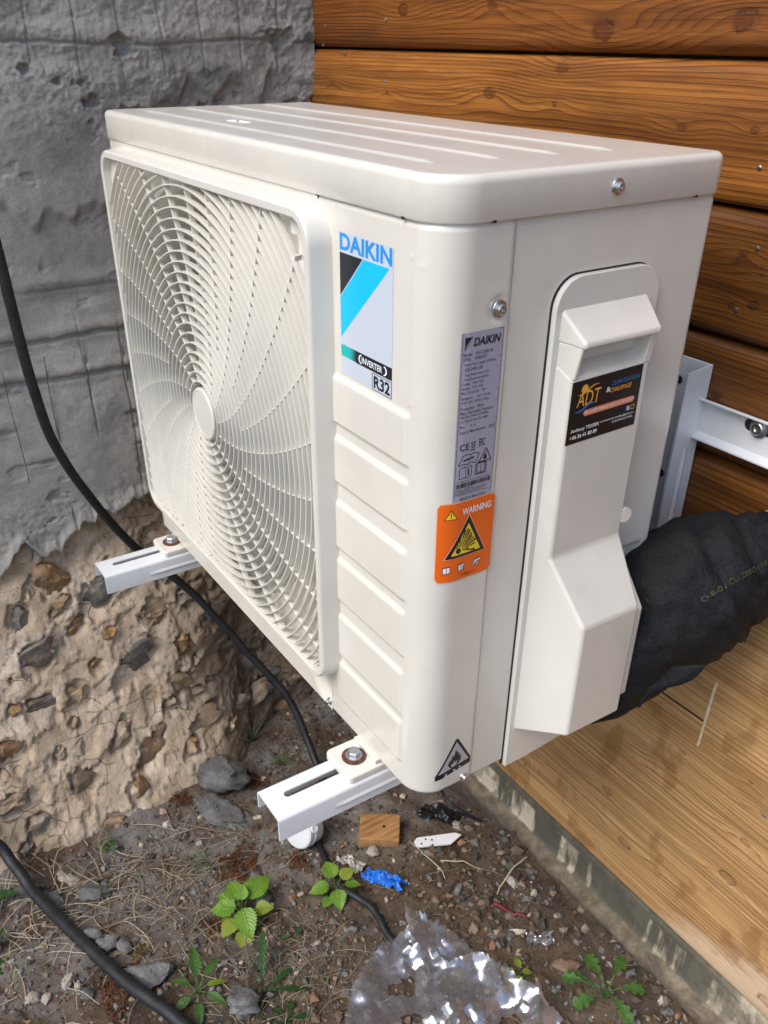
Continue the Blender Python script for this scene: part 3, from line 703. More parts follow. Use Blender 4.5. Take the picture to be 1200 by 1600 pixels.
# service cover over the valves
cover = thing('service_cover', '', '', (0, .15, .23)); del cover['label']; del cover['category']; cover.parent = unit; cover.location = Vector((0, .15, .23))-unit.location
# base plate
x1 = .0035
pl = rr(.1055, .2150, -.0050, .4760, .024, 0, 8)
cut = [(y, z) for y, z in pl]
inner = []
def plate(outline, x0, x1): 
    m = len(outline); return [(x0, y, z) for y, z in outline]+[(x1-.0008, y, z) for y, z in outline]+[(x1, .16+(y-.16)*.988, .235+(z-.235)*.997) for y, z in outline], \
        [tuple(range(2*m, 3*m))]+[(k*m+i, k*m+(i+1) % m, (k+1)*m+(i+1) % m, (k+1)*m+i) for k in range(2) for i in range(m)]
outl = []
for (y, z) in pl:
    if z < .05 and y < .15: z = -.0050 + 0*z; y = .1055 if y < .12 else y
    if z < .05 and y > .15: z = .003; y = .2150
    outl.append((y, z))
V, F = plate(outl, -.001, x1); meshobj('cover_plate', V, F, M_plastic, cover, auto=40)
V, F = plate([(y-.0016, z+.0012) if i < 400 else 0 for i, (y, z) in enumerate([( .160+(y-.160)*1.012, .235+(z-.235)*1.002) for y, z in outl])], -.0030, -.0009)
meshobj('cover_gap', V, F, M_dark, cover)
def yl(x): return .1105+.33*x
def yr_(x, z): return .2035 - .10*x
def prism(prof, name, m, parent, bev=.0028, ylf=yl, yrf=yr_):
    mb = MB(); n = len(prof)
    mb.add([(x, ylf(x), z) for x, z in prof]+[(x, yrf(x, z), z) for x, z in prof], [tuple(range(n)), tuple(range(n, 2*n))[::-1]]+[(i, n+i, n+(i+1) % n, (i+1) % n) for i in range(n)])
    return mb.build(name, m, parent, bevel=bev)
prism([(.001, .455), (.0255, .4315), (.0245, .4262), (.001, .4285)][::-1], 'cover_hood', M_plastic, cover)
# column below the hood, with the finger recess, then the sloping pipe housing
prism([(.001, .4120), (.0065, .4110), (.018, .4030), (.018, .2440), (.056, .1880), (.056, .0640), (.001, .0405)][::-1], 'cover_housing', M_plastic, cover, .0032)
for ya, yb in ((yl(.0)+.0006, yl(.0)+.0105), (.1950, .2010)):
    mb = MB()
    P = [(.001, .4290), (.0225, .4290), (.0182, .4020), (.001, .4020)]
    m = 4; off_ = .33 if ya < .15 else -.1
    mb.add([(x, ya+off_*x, z) for x, z in P]+[(x, yb, z) for x, z in P], [(0,1,2,3), (7,6,5,4), (0,4,5,1), (1,5,6,2), (2,6,7,3), (3,7,4,0)])
    mb.build('recess_cheek', M_plastic, cover, bevel=.0016)
# rear strip of the housing, set back a little, with the round notch above it
prism([(.001, .262), (.010, .262), (.010, .2300), (.052, .1800), (.052, .0790), (.001, .0600)][::-1], 'cover_rear_strip', M_plastic, cover, .0025, lambda x: .2000, lambda x, z: .2120-.05*x+(.0 if z < .25 else -.002))
MB().cyl((.004, .2055, .2620), (.0186, .2035, .2620), .0075, .0070, 24).build('cover_notch', M_plastic, cover, auto=40)

# ------------------------------------------------------------------ labels and lettering
cache = {}
def text_mesh(body, bold=0.0, shear=0.0, space=1.0):
    key = (body, bold, shear, space)
    if key in cache: return cache[key]
    cu = bpy.data.curves.new('t', 'FONT'); cu.body = body; cu.size = 1; cu.offset = bold; cu.shear = shear; cu.resolution_u = 3; cu.space_character = space
    ob = bpy.data.objects.new('t', cu); C.objects.link(ob); dg = bpy.context.evaluated_depsgraph_get(); dg.update()
    me = bpy.data.meshes.new_from_object(ob.evaluated_get(dg))
    V = np.array([v.co[:] for v in me.vertices]) if len(me.vertices) else np.zeros((0, 3)); F = [tuple(p.vertices) for p in me.polygons]
    bpy.data.objects.remove(ob); bpy.data.curves.remove(cu); bpy.data.meshes.remove(me)
    lo = V.min(0); hi = V.max(0); V = (V-lo)/np.maximum(hi-lo, 1e-6); cache[key] = (V, F, (hi-lo)[0]/(hi-lo)[1]); return cache[key]
class Decal:
    """flat print on a surface; f(u, v, off) maps millimetres (u right, v down from the top left corner) to a point"""
    def __init__(s, name, parent, f, curved=False): s.curved = curved; s.dl = .00016 if curved else .00010; s.f = f; s.root = None; s.name = name; s.parent = parent; s.lay = {}
    def poly(s, pts, m, lv=1):
        if s.curved and max(p[0] for p in pts)-min(p[0] for p in pts) > 2.2:
            bm = bmesh.new(); bm.faces.new([bm.verts.new((u, v, 0)) for u, v in pts]); a, b = min(p[0] for p in pts), max(p[0] for p in pts)
            for cu in np.arange(a+2, b-.2, 2.0): bmesh.ops.bisect_plane(bm, geom=bm.verts[:]+bm.edges[:]+bm.faces[:], plane_co=(cu, 0, 0), plane_no=(1, 0, 0))
            bm.verts.index_update(); s.lay.setdefault((m.name, lv), MB()).add([s.f(v.co.x, v.co.y, .00022+s.dl*lv) for v in bm.verts], [tuple(v.index for v in f.verts) for f in bm.faces]); bm.free(); return s
        s.lay.setdefault((m.name, lv), MB()).add([s.f(u, v, .00022+s.dl*lv) for u, v in pts], [tuple(range(len(pts)))]); return s
    def strip(s, u0, u1, v0, v1, m, lv=1, n=8):
        us = np.linspace(u0, u1, n+1); V = [s.f(u, v, .00022+s.dl*lv) for u in us for v in (v0, v1)]
        s.lay.setdefault((m.name, lv), MB()).add(V, [(2*i, 2*i+1, 2*i+3, 2*i+2) for i in range(n)]); return s
    def text(s, body, u0, v0, h, wd, m, lv=2, bold=0.0, shear=0.0):
        V, F, asp = text_mesh(body, bold, shear); wd = wd or h*asp
        s.lay.setdefault((m.name, lv), MB()).add([s.f(u0+p[0]*wd, v0+(1-p[1])*h, .00022+s.dl*lv+(.00034 if s.curved else 0)) for p in V], F); return s
    def line(s, u0, v0, u1, v1, t, m, lv=2):
        d = math.hypot(u1-u0, v1-v0); nx_, ny_ = -(v1-v0)/d*t/2, (u1-u0)/d*t/2
        return s.poly([(u0+nx_, v0+ny_), (u1+nx_, v1+ny_), (u1-nx_, v1-ny_), (u0-nx_, v0-ny_)], m, lv)
    def pline(s, P, t, m, lv=2, close=False):
        Q = list(P)+([P[0]] if close else [])
        for a, b in zip(Q[:-1], Q[1:]): s.line(a[0], a[1], b[0], b[1], t, m, lv)
        return s
    def done(s):
        root = None
        for (mn, lv), mb in sorted(s.lay.items(), key=lambda q: q[0][1]):
            o = mb.build(s.name if root is None else ('print'), bpy.data.materials[mn], s.parent if root is None else root)
            if root is None: root = o
        return root
def ink(name, col, rough=.35): return mat(name, col, rough)
I_black = ink('ink_black', (.012, .013, .018)); I_white = ink('ink_white', (.80, .82, .85)); I_cyan = ink('ink_cyan', (.0, .50, .86)); I_blue = ink('ink_blue', (.01, .27, .72))
I_pale = ink('label_pale', (.53, .58, .66), .3); I_teal = ink('ink_teal', (.0, .45, .42)); I_lab = ink('label_silver', (.36, .35, .43), .4); I_or = ink('label_orange', (.80, .13, .008), .4)
I_orb = ink('label_orange_border', (.85, .45, .30), .4); I_yel = ink('ink_yellow', (.85, .60, .03)); I_grey = ink('ink_grey', (.10, .10, .13)); I_gold = ink('ink_gold', (.85, .42, .06)); I_nblue = ink('ink_steel_blue', (.05, .17, .42)); I_sal = ink('ink_salmon', (.78, .25, .13))
I_dor = ink('ink_dark_orange', (.20, .03, .005))
# brand label on the front
fx = lambda u, v, o: surf(-.1280+u/1000, .4990-v/1000, o)
L_ = Decal('brand_label', unit, fx)
L_.strip(0, 73.5, 0, 111, I_pale, 0, 2)
L_.text('DAIKIN', .5, .8, 12.4, 71.5, I_blue, 2, .028)
L_.poly([(0, 15.2), (33, 15.2), (0, 48)], I_black); L_.poly([(34.2, 15.2), (69, 15.2), (0, 81), (0, 49.2)], I_cyan)
L_.poly([(0, 86.5), (18, 86.5), (18, 95.8), (0, 95.8)], I_teal)
for k in range(8):
    t = (k+.5)/8; mm = ink('ink_blend', (.012*t, .45*(1-t)+.013*t, .42*(1-t)+.018*t)); L_.poly([(13+k*1.2, 86.5), (14.2+k*1.2, 86.5), (14.2+k*1.2, 95.8), (13+k*1.2, 95.8)], mm, 2)
L_.poly([(22.4, 86.5), (73.5, 86.5), (73.5, 96.4), (22.4, 96.4)], I_black, 1)
L_.text('INVERTER', 31.5, 89.1, 5.0, 29, I_white, 3, .015)
def cres(cx, sgn): return [(cx+sgn*4.6*math.cos(a), 91.5+3.9*math.sin(a)) for a in np.linspace(-1.35, 1.35, 9)]+[(cx-sgn*1.2+sgn*4.0*math.cos(a), 91.5+3.2*math.sin(a)) for a in np.linspace(1.35, -1.35, 9)]
L_.poly(cres(31.2, -1), I_white, 3); L_.poly(cres(62.6, 1), I_white, 3)
L_.pline([(46.5, 97.6), (73.1, 97.6), (73.1, 110.6), (46.5, 110.6)], .5, I_black, 2, True); L_.text('R32', 48.6, 98.9, 10.2, 22.5, I_black, 2, .03)
L_.done()
# rating plate round the side
SY = lambda y: y+SOFF
u0s = SY(.0228)
fr_ = lambda u, v, o: surf(u0s+u/1000, .4485+.0008*0-v/1000, o)
L_ = Decal('rating_label', unit, fr_); L_.strip(-1.2, 36.6, 0, 134.5, I_lab, 0, 6)
L_.pline([(0, .6), (36, .6), (36, 128), (0, 128)], .35, I_grey, 1, True)
L_.poly([(1.8, 3.2), (8.6, 3.2), (1.8, 13)], I_black, 2); L_.line(2.2, 10.5, 8, 3.6, .5, I_lab, 3); L_.text('DAIKIN', 9.0, 4.2, 6.0, 25, I_black, 2, .03, .25)
y = 14.2
for ln in ('Model    RXC35BV1B', 'S/No.    K046357', None, '  Rated Power Supply (V/Ph/Hz)', '  220-240/~/50', None, '  Total Rated Power (W) /', '  Total Rated Current(A)', 'Cooling   1045 / 4.69', 'Heating   1070 / 4.82', 'Max. Current (A)   7.83', None,
           'Refrigerant       R32 / 0.75 kg', 'GWP   675   0.506 tCO2eq', None, 'Protection   IPX4', 'Max. Allowable Pressure:', 'High Side 39.4bar (3.94 MPa)', 'Low Side 25.1bar (2.51 MPa)', None, 'Mass        26  kg', None, 'Year of Manufacture   2019', None):
    if ln is None: L_.line(0, y-.2, 36, y-.2, .25, I_grey, 1); y += .9
    else:
        V, F, asp = text_mesh(ln.strip()); ind = (len(ln)-len(ln.lstrip()))*.8; hh = 2.45; L_.text(ln.strip(), 1.0+ind, y, hh, min(34.5-ind, hh*asp*.86), I_grey, 2, .012); y += 3.35
y = 84
L_.text('CE', 2.6, y, 5.6, 8.6, I_black, 2, .01); L_.text('ERC', 20.5, y-1.2, 6.4, 6.0, I_black, 2, .01)
L_.pline([(13.2, y), (17, y), (16.2, y+4.6), (13.9, y+4.6)], .45, I_black, 2, True); L_.line(12.8, y, 17.2, y+4.8, .4, I_black); L_.line(17.2, y, 12.8, y+4.8, .4, I_black); L_.poly([(13, y+6), (17, y+6), (17, y+6.9), (13, y+6.9)], I_black)
y = 93
L_.pline([(2, y+8.6), (5.5, y+1), (11, y), (13.5, y+1.4), (16, y), (21.5, y+1.6), (18.5, y+8.8), (14, y+7.4), (10.5, y+8.8), (6.5, y+7.4)], .6, I_black, 2, True); L_.line(6.5, y+4.9, 16.5, y+3.6, 1.3, I_black); L_.line(13.3, y+1.6, 10.8, y+8.4, .4, I_black)
L_.pline([(21.5, y+9.4), (28.0, y-1.2), (33.5, y+9.4)], .8, I_black, 2, True); L_.poly([(25.8, y+8), (26, y+5), (27.8, y+2.4), (29, y+5.6), (29.4, y+8)], I_black)
y = 104
L_.pline([(3.5, y), (8, y-.8), (9.5, y), (14.8, y-.8), (14.8, y+8.2), (9.5, y+9), (8, y+8.2), (3.5, y+9)], .5, I_black, 2, True); L_.line(9.4, y, 9.4, y+9, .4, I_black); L_.text('i', 11.2, y+1.2, 5.8, 1.4, I_black, 2, .05)
for k in range(3): L_.pline([(18.5+k, y+8.6-k*.8), (18.5+k, y-.2-k*.6), (23.8, y-.9-k*.4), (29.4-k, y-.2-k*.6), (29.4-k, y+8.6-k*.8)], .4, I_black, 2, True)
L_.line(23.9, y-.8, 23.9, y+8, .4, I_black)
L_.text('Contains fluorinated greenhouse gases', 1.2, 114.4, 1.7, 32, I_grey, 2, .015)
u = 1.2; rb = random.Random(3)
while u < 33.5: 
    ww = rb.choice((.35, .5, .9)); L_.poly([(u, 116.8), (u+ww, 116.8), (u+ww, 120.6), (u, 120.6)], I_black, 2); u += ww+rb.choice((.3, .45, .6))
for k, (s_, wd) in enumerate((('S/No.   J002400', 16), ('DAIKIN MALAYSIA SDN.BHD.', 30), ('Lot 60334, Persiaran Bukit Rahman Putra 3', 31), ('DAIKIN EUROPE N.V.', 27), ('Zandvoordestraat 300, B-8400 Oostende', 31))):
    L_.text(s_, 1.0, 121.2+k*1.25, 1.0, wd, I_grey, 2, .02)
L_.text('MADE IN MALAYSIA', 5.2, 129.1, 2.6, 25, I_grey, 2, .01); L_.text('3P541155-1', 22, 132.2, 1.6, 12, I_grey)
L_.done()
# orange warning label over the corner
u0w = -RB+RB*(math.pi/2-math.radians(38.4)); Ww = (.0644+SOFF-u0w)*1000
fw = lambda u, v, o: surf(u0w+u*WREAL/68/1000, .3160-v/1000, o+.00025)
L_ = Decal('warning_label', unit, fw, True)
WREAL = Ww; Ww = 68.0
def rrect_strip(L_, u0, u1, v0, v1, r, m, lv):
    for a, b in zip(np.linspace(u0, u1, 25)[:-1], np.linspace(u0, u1, 25)[1:]):
        def cut_(u): 
            d = min(u-u0, u1-u); return 0 if d >= r else r-math.sqrt(max(0, r*r-(r-d)**2))
        L_.poly([(a, v0+cut_(a)), (b, v0+cut_(b)), (b, v1-cut_(b)), (a, v1-cut_(a))], m, lv)
rrect_strip(L_, 0, Ww, 0, 73, 4, I_orb, 0); rrect_strip(L_, .7, Ww-.7, .7, 72.3, 3.6, I_or, 1)
L_.text('WARNING', 26, 6.2, 6.0, 36, I_white, 3, .02)
L_.poly([(7, 14.6), (14, 5.4), (21.5, 14.6)], I_dor, 2); L_.poly([(8.4, 13.9), (14, 6.9), (20, 13.9)], I_yel, 3); L_.poly([(13.5, 8.6), (14.7, 8.6), (14.4, 11.6), (13.8, 11.6)], I_black, 4); L_.poly([(13.6, 12.1), (14.6, 12.1), (14.6, 13.1), (13.6, 13.1)], I_black, 4)
TA, TB, TC_ = (35.5, 14.0), (9.5, 50.5), (58.5, 50.5)
def tri(k): 
    cx, cy = 34.5, 40.5; return [(cx+(p[0]-cx)*k, cy+(p[1]-cy)*k) for p in (TA, TC_, TB)]
L_.poly(tri(1.05), I_orb, 2); L_.poly(tri(1.0), I_black, 3); L_.poly(tri(.74), I_yel, 4)
ox, oy = 25.0, 44.2
L_.poly([(ox-1+3.0*math.cos(a), oy+2.6*math.sin(a)) for a in np.linspace(0, 2*math.pi, 17)[:-1]], I_black, 5)
for a, r0, r1, t in ((-70, 4, 19, .9), (-62, 12, 21, .8), (-54, 5, 21, 1.1), (-44, 9, 20, .9), (-36, 4, 19, 1.0), (-27, 8, 20, .8), (-18, 4, 22, 1.0), (-9, 8, 20, .7), (2, 4, 12, 1.0), (8, 10, 20, 1.0), (-88, 3, 12, .9), (-110, 3, 8, .8), (-135, 3, 6, .8)):
    ca, sa = math.cos(math.radians(a)), math.sin(math.radians(a)); nx_, ny_ = -sa, ca
    L_.poly([(ox+ca*r0+nx_*t*.3, oy+sa*r0+ny_*t*.3), (ox+ca*r1+nx_*t, oy+sa*r1+ny_*t), (ox+ca*r1-nx_*t, oy+sa*r1-ny_*t), (ox+ca*r0-nx_*t*.3, oy+sa*r0-ny_*t*.3)], I_black, 5)
for u, k in ((8, 0), (25, 1), (43, 2)):
    sk = 3 if k == 2 else 0; v = 58-k*.4
    L_.poly([(u+sk, v), (u+8+sk, v-.6), (u+8, v+6), (u, v+6.6)], I_black, 2); L_.poly([(u+sk+.6, v+.7), (u+3.8+sk, v+.5), (u+3.8, v+5.6), (u+.6, v+5.8)], I_white, 3); L_.poly([(u+sk+4.4, v+.4), (u+7.5+sk, v+.2), (u+7.4, v+5.4), (u+4.3, v+5.6)], I_white, 3)
L_.text('i', 30.6, 59, 3.8, 1.1, I_black, 4, .05); L_.line(45, 62.2, 52, 59.6, 1, I_black, 4); L_.text('3P580312-1', 29, 67.2, 2.4, 18, I_dor, 2)
L_.done()
# flammable-gas triangle low on the corner
u0f = -RB+RB*(math.pi/2-math.radians(19.5))
ff = lambda u, v, o: surf(u0f+u*.815/1000, .0600-v/1000, o)
L_ = Decal('flammable_label', unit, ff, True)
L_.poly([(26.4, -1.2), (29.6, -1.6), (50.5, 29.5), (50.5, 37.0), (0, 43.5), (0, 37.6)], I_black, 0); L_.poly([(28, 2.2), (47.5, 30.6), (3.6, 36.2)], ink('label_worn', (.42, .42, .42), .5), 1)
L_.poly([(21, 33), (16.5, 28), (19.5, 22), (20.5, 25), (23, 17), (25, 20), (27.5, 11), (29.5, 17), (31, 14), (33, 22), (35, 19), (35.5, 26), (32, 31), (27, 33.5)], I_black, 2); L_.poly([(22, 32), (21, 28), (24, 29), (25.5, 24), (27, 28), (30, 25.5), (29.5, 30), (26, 32.6)], ink('label_worn', (.42, .42, .42), .5), 3)
L_.text('R', 12, 37.3, 4.3, 4.6, I_white, 4, .0); L_.text('3', 23.5, 35.7, 4.2, 4.2, I_white, 4, .0); L_.text('2', 31.5, 34.6, 4.2, 4.2, I_white, 4, .0)
L_.done()
# installer's sticker on the housing
fs = lambda u, v, o: (.0180+o, .1168+u/1000, .4005+.0020*u/77-v/1000)
L_ = Decal('installer_label', unit, fs); L_.poly([(0, 0), (77, 0), (77.5, 52), (0, 52)], ink('label_black', (.012, .010, .010), .3), 0)
L_.poly([(8+4.2*math.cos(a)*(1 if i % 2 else .72)+6, 6.6-4.2*math.sin(a)*(1 if i % 2 else .72)+1) for i, a in enumerate(np.linspace(0, math.pi*2, 25)[:-1])], I_gold, 1)
L_.text('ADT', 7, 9.5, 12, 25, I_gold, 2, .0, .08)
def swoosh(u0, v0, u1, v1, bow, t, m):
    P = []; 
    for q in np.linspace(0, 1, 10): P.append((u0+(u1-u0)*q, v0+(v1-v0)*q-bow*math.sin(q*2*math.pi)-t*math.sin(q*math.pi)/2))
    for q in np.linspace(1, 0, 10): P.append((u0+(u1-u0)*q, v0+(v1-v0)*q-bow*math.sin(q*2*math.pi)+t*math.sin(q*math.pi)/2))
    for k in range(9): L_.poly([P[k], P[k+1], P[18-k], P[19-k]], m, 3)
swoosh(6, 11, 30, 6.5, -1.6, 1.4, I_gold); swoosh(4.5, 24.5, 28, 21.5, -1.8, 2.2, I_nblue)
L_.text('* *', 20, 25.0, 2.4, 6, I_nblue)
L_.text('&', 38, 11.6, 4.2, 4.6, I_white, 2, .02); L_.text('CLIMATISATION', 43.5, 7.6, 3.8, 31, I_nblue, 2, .01, .2); L_.text('CHAUFFAGE', 42.5, 13.2, 3.8, 24, I_gold, 2, .01, .2)
for k in range(24):
    a, b = 15+58*k/24, 15+58*(k+1)/24; c1 = 2.6*math.sqrt(max(0, 1-max(0, 1-(a-15)/2.6, 1-(73-a)/2.6)**2)); c2 = 2.6*math.sqrt(max(0, 1-max(0, 1-(b-15)/2.6, 1-(73-b)/2.6)**2))
    L_.poly([(a, 28-c1), (b, 28-c2), (b, 28+c2), (a, 28+c1)], I_sal, 1)
L_.text('POSE  ENTRETIEN  DEPANNAGE  INSTALLATION  MISE EN SERVICE', 17, 26.8, 2.3, 54, I_white, 2, .01)
L_.poly([(65, 33.5), (68.6, 33.5), (68.6, 37.2), (65, 37.2)], ink('ink_light_blue', (.35, .55, .8)), 1); L_.pline([(70.3, 33.6), (73.8, 33.6), (73.8, 37), (70.3, 37)], .5, I_gold, 1, True)
L_.text('adt.climatisation.chauffage@gmail.com', 36, 39.2, 2.1, 38, I_white, 2, .01); L_.text('CHAMPCEVINEL', 50, 42.4, 2.0, 24, I_white, 2, .0)
L_.text('Anthony TESSIER', 4.2, 39.3, 3.8, 31, I_white, 2, .02); L_.text('06 26 41 80 89', 6.6, 44.8, 3.4, 27, I_white, 2, .03); L_.poly([(4.2, 45.6), (5.8, 45.4), (5.6, 47.6), (4.4, 47.8)], I_gold)
L_.done()

# ------------------------------------------------------------------ wall bracket
brk = thing('wall_bracket', 'white steel wall bracket carrying the air conditioner', 'bracket', (-.34, .395, .28))
ZA = -.012
def u_profile(x0, x1, th, zt, dl, dr, r=.004):
    """outer outline then inner outline of an upside-down U in (x, z)"""
    out = [(x0, zt-dl)] + [(x0+r-r*math.cos(a), zt-r+r*math.sin(a)) for a in np.linspace(0, math.pi/2, 5)] + [(x1-r+r*math.sin(a), zt-r+r*math.cos(a)) for a in np.linspace(0, math.pi/2, 5)] + [(x1, zt-dr)]
    inn = [(x1-th, zt-dr), (x1-th, zt-th-.001), (x1-th-.001, zt-th), (x0+th+.001, zt-th), (x0+th, zt-th-.001), (x0+th, zt-dl)]
    return out+inn
def arm(xc):
    x0, x1 = xc-.0232, xc+.0232; P = u_profile(x0, x1, .0022, ZA, .022, .029); n = len(P)
    mb = MB(); mb.add([(x, -.118+.0*(x-x0), z) for x, z in P]+[(x, .392, z) for x, z in P], [tuple(range(n))[::-1], tuple(range(n, 2*n))]+[(i, (i+1) % n, n+(i+1) % n, n+i) for i in range(n)])
    o = mb.build('arm', M_brk, brk)
    cb = MB(); N = 20; y0, y1, rr2 = -.094, .005, .0042
    Q = [(xc-.003+rr2*math.cos(a), y0+rr2*math.sin(a)) for a in np.linspace(math.pi, 2*math.pi, 10)]+[(xc-.003+rr2*math.cos(a), y1+rr2*math.sin(a)) for a in np.linspace(0, math.pi, 10)]
    cb.add([(x, y, ZA-.006) for x, y in Q]+[(x, y, ZA+.003) for x, y in Q], [tuple(range(N))[::-1], tuple(range(N, 2*N))]+[(i, (i+1) % N, N+(i+1) % N, N+i) for i in range(N)])
    cut = cb.build('cut', None, None); bo = o.modifiers.new('bool', 'BOOLEAN'); bo.operation = 'DIFFERENCE'; bo.object = cut; bo.solver = 'EXACT'
    # world positions: the cutter is not parented, the arm is
    dg = bpy.context.evaluated_depsgraph_get(); dg.update(); me = bpy.data.meshes.new_from_object(o.evaluated_get(dg)); o.modifiers.clear(); o.data = me
    me.polygons.foreach_set('use_smooth', [True]*len(me.polygons)); md = o.modifiers.new('es', 'EDGE_SPLIT'); md.split_angle = math.radians(30)
    bpy.data.objects.remove(cut)
    # pressed stiffening bead on the right flange
    V = []; ys = np.linspace(-.055, .20, 40); vs_ = np.linspace(-1, 1, 9)
    for y in ys:
        e = math.sqrt(max(0, min(1, min(y+.055, .20-y)/.012)))
        for v in vs_: V.append((x1+.00005+.0018*(math.cos(v*math.pi)*.5+.5)*e, y, ZA-.0175+v*.0042))
    meshobj('pressed_bead', V, gridfaces(40, 9), M_brk, o, smooth=True)
    return o
for xc, yb in ((-.0862, -.0165), (-.6040, -.0085)):
    a_ = arm(xc)
    # foot pad, washer, bolt
    mb = MB(); q = rr(xc-.028, xc+.021, yb-.021, yb+.040, .006, 0, 4); m = len(q)
    mb.add([(x, y, ZA+.0004) for x, y in q]+[(x, y, -.0035) for x, y in q], [tuple(range(m, 2*m))]+[(i, (i+1) % m, m+(i+1) % m, m+i) for i in range(m)])
    mb.build('foot_pad', M_plastic, unit, bevel=.0025)
    MB().box((xc-.024, yb+.012, -.0035), (xc+.018, .05, .002)).build('foot', M_body, unit, bevel=.001)
    MB().lathe((xc-.004, yb, -.0035), (0, 0, 1), [(0, .0125), (.0012, .0128), (.002, .0118), (.0022, .006)], 28).build('washer', M_rust, brk, auto=35)
    MB().lathe((xc-.004, yb, -.0016), (0, 0, 1), [(0, .0088), (.0010, .0088), (.0012, .0064)], 24).add([], []).lathe((xc-.004, yb, -.0008), (.04, 0, 1), [(0, .0070), (.0050, .0070), (.0062, .0058), (.0063, .001)], 6).build('bolt', M_galv, brk, auto=20)
    # upright on the wall: U channel, open towards the front
    x0, x1, th = xc-.0232, xc+.0262, .0025; yf_, yb_ = .3590, .3955
    P = [(x0, yf_), (x0, yb_), (x1, yb_), (x1, yf_), (x1-th, yf_), (x1-th, yb_-th), (x0+th, yb_-th), (x0+th, yf_)]; n = 8; mb = MB()
    zt_ = .3395
    top_z = lambda y: zt_ + .0035*(y-yf_)/(yb_-yf_)
    mb.add([(x, y, -.045) for x, y in P]+[(x, y, top_z(y)) for x, y in P], [tuple(range(n))[::-1], tuple(range(n, 2*n))]+[(i, (i+1) % n, n+(i+1) % n, n+i) for i in range(n)])
    up = mb.build('upright', M_brk, brk)
    V = []; zs_ = np.linspace(-.02, .256, 50)
    for z in zs_:
        e = math.sqrt(max(0, min(1, min(z+.02, .256-z)/.012)))
        for v in vs_ if False else np.linspace(-1, 1, 9): V.append((x1+.00005+.0018*(math.cos(v*math.pi)*.5+.5)*e, .3785+v*.0045, z))
    meshobj('pressed_bead', V, gridfaces(50, 9), M_brk, up, smooth=True)
    hb = MB()
    for z in (.318, .21, .10): hb.cyl((x0+.014, yb_-th-.0004, z), (x0+.014, yb_-th-.0008, z), .0045, n=20)
    hb.build('bolt_hole', M_dark, up)
    # gusset
    MB().add([(xc-.0015, -.02, ZA-.004), (xc-.0015, .38, ZA-.004), (xc-.0015, .38, -.04), (xc+.0015, -.02, ZA-.004), (xc+.0015, .38, ZA-.004), (xc+.0015, .38, -.04)], [(0,1,2), (5,4,3), (0,3,4,1), (1,4,5,2), (2,5,3,0)]).build('gusset', M_brk, brk)
# rail: shallow channel on the boards
zr0, zr1, yw_ = .2665, .3110, .3955; P = [(yw_, zr0+.0035), (.3820, zr0), (.3815, zr0+.0022), (.3925, zr0+.0062), (.3925, zr1-.0062), (.3815, zr1-.0022), (.3820, zr1), (yw_, zr1-.0035)]
P = [(yw_, zr0+.004), (.3845, zr0), (.3835, zr0+.0006), (.3835, zr0+.0022), (.3925, zr0+.0064), (.3925, zr1-.0064), (.3835, zr1-.0022), (.3835, zr1-.0006), (.3845, zr1), (yw_, zr1-.004)]
mb = MB(); n = len(P); xr0, xr1 = -.0598, .16
mb.add([(xr0, y, z) for y, z in P]+[(xr1, y, z) for y, z in P], [tuple(range(n)), tuple(range(n, 2*n))[::-1]]+[(i, n+i, n+(i+1) % n, (i+1) % n) for i in range(n)])
mb.build('rail', M_brk, brk, auto=25)
mb = MB(); mb.add([(-.575, y, z) for y, z in P]+[(-.112, y, z) for y, z in P], [tuple(range(n)), tuple(range(n, 2*n))[::-1]]+[(i, n+i, n+(i+1) % n, (i+1) % n) for i in range(n)]); mb.build('rail', M_brk, brk, auto=25)
q = unproj(1187, 669, 1, .392)
Q = [(q[0]+.011*math.copysign(1, math.cos(a))+.0062*math.cos(a), q[2]+.0062*math.sin(a)) for a in np.linspace(0, 2*math.pi, 24)[:-1]]
mb = MB(); m = len(Q); mb.add([(x, .3921, z) for x, z in Q], [tuple(range(m))]); mb.build('rail_slot', M_dark, brk)
MB().lathe((q[0], .3918, q[2]), (0, -1, 0), [(0, .0098), (.0014, .0098), (.0017, .0088)], 28).build('washer', M_galv, brk, auto=35)
MB().lathe((q[0], .3900, q[2]), (0, -1, 0), [(0, .0066), (.0030, .0066), (.0038, .0056), (.0038, .0028), (.0022, .0026), (.0022, .0003)], 16).build('bolt', M_steel, brk, auto=25)
# ------------------------------------------------------------------ pipe in black foam lagging, foam plug, cables
def lag_mat():
    g = NG('foam_lagging'); P = g.tc(); n = g.noise(P, 60, 6, .7); n2 = g.noise(P, 420, 4, .7)
    c = g.mix(g.mr(n2, .45, .75, 0, .8), (.004, .0045, .006), (.018, .019, .023))
    c = g.mix(g.mr(g.noise(g.mapv(P, (1, 1, 2)), 18, 6, .7), .66, .78, 0, .5), c, (.12, .12, .12))
    g.lnk(c, g.b.inputs['Base Color']); g.b.inputs['Roughness'].default_value = .68; g.b.inputs['Specular IOR Level'].default_value = .3
    g.lnk(g.bump(g.ma('ADD', g.ma('ADD', n, g.noise(g.mapv(P, (1, 3, 1)), 30, 3, .5)), g.ma('MULTIPLY', n2, .5)), .0022), g.b.inputs['Normal']); return g.m
M_lag = lag_mat()
pipe = thing('insulated_pipe', 'thick black foam wrapped pipe bundle leaving the unit for the timber wall', 'pipe', (.05, .30, .12))
ax = spline([(-.045, .185, .045), (-.005, .225, .075), (.018, .268, .128), (.040, .310, .166), (.057, .345, .184), (.075, .385, .196), (.090, .43, .200)], 14)
ax = [Vector(p) for p in ax]; V = []; nn_ = 72; K = len(ax)
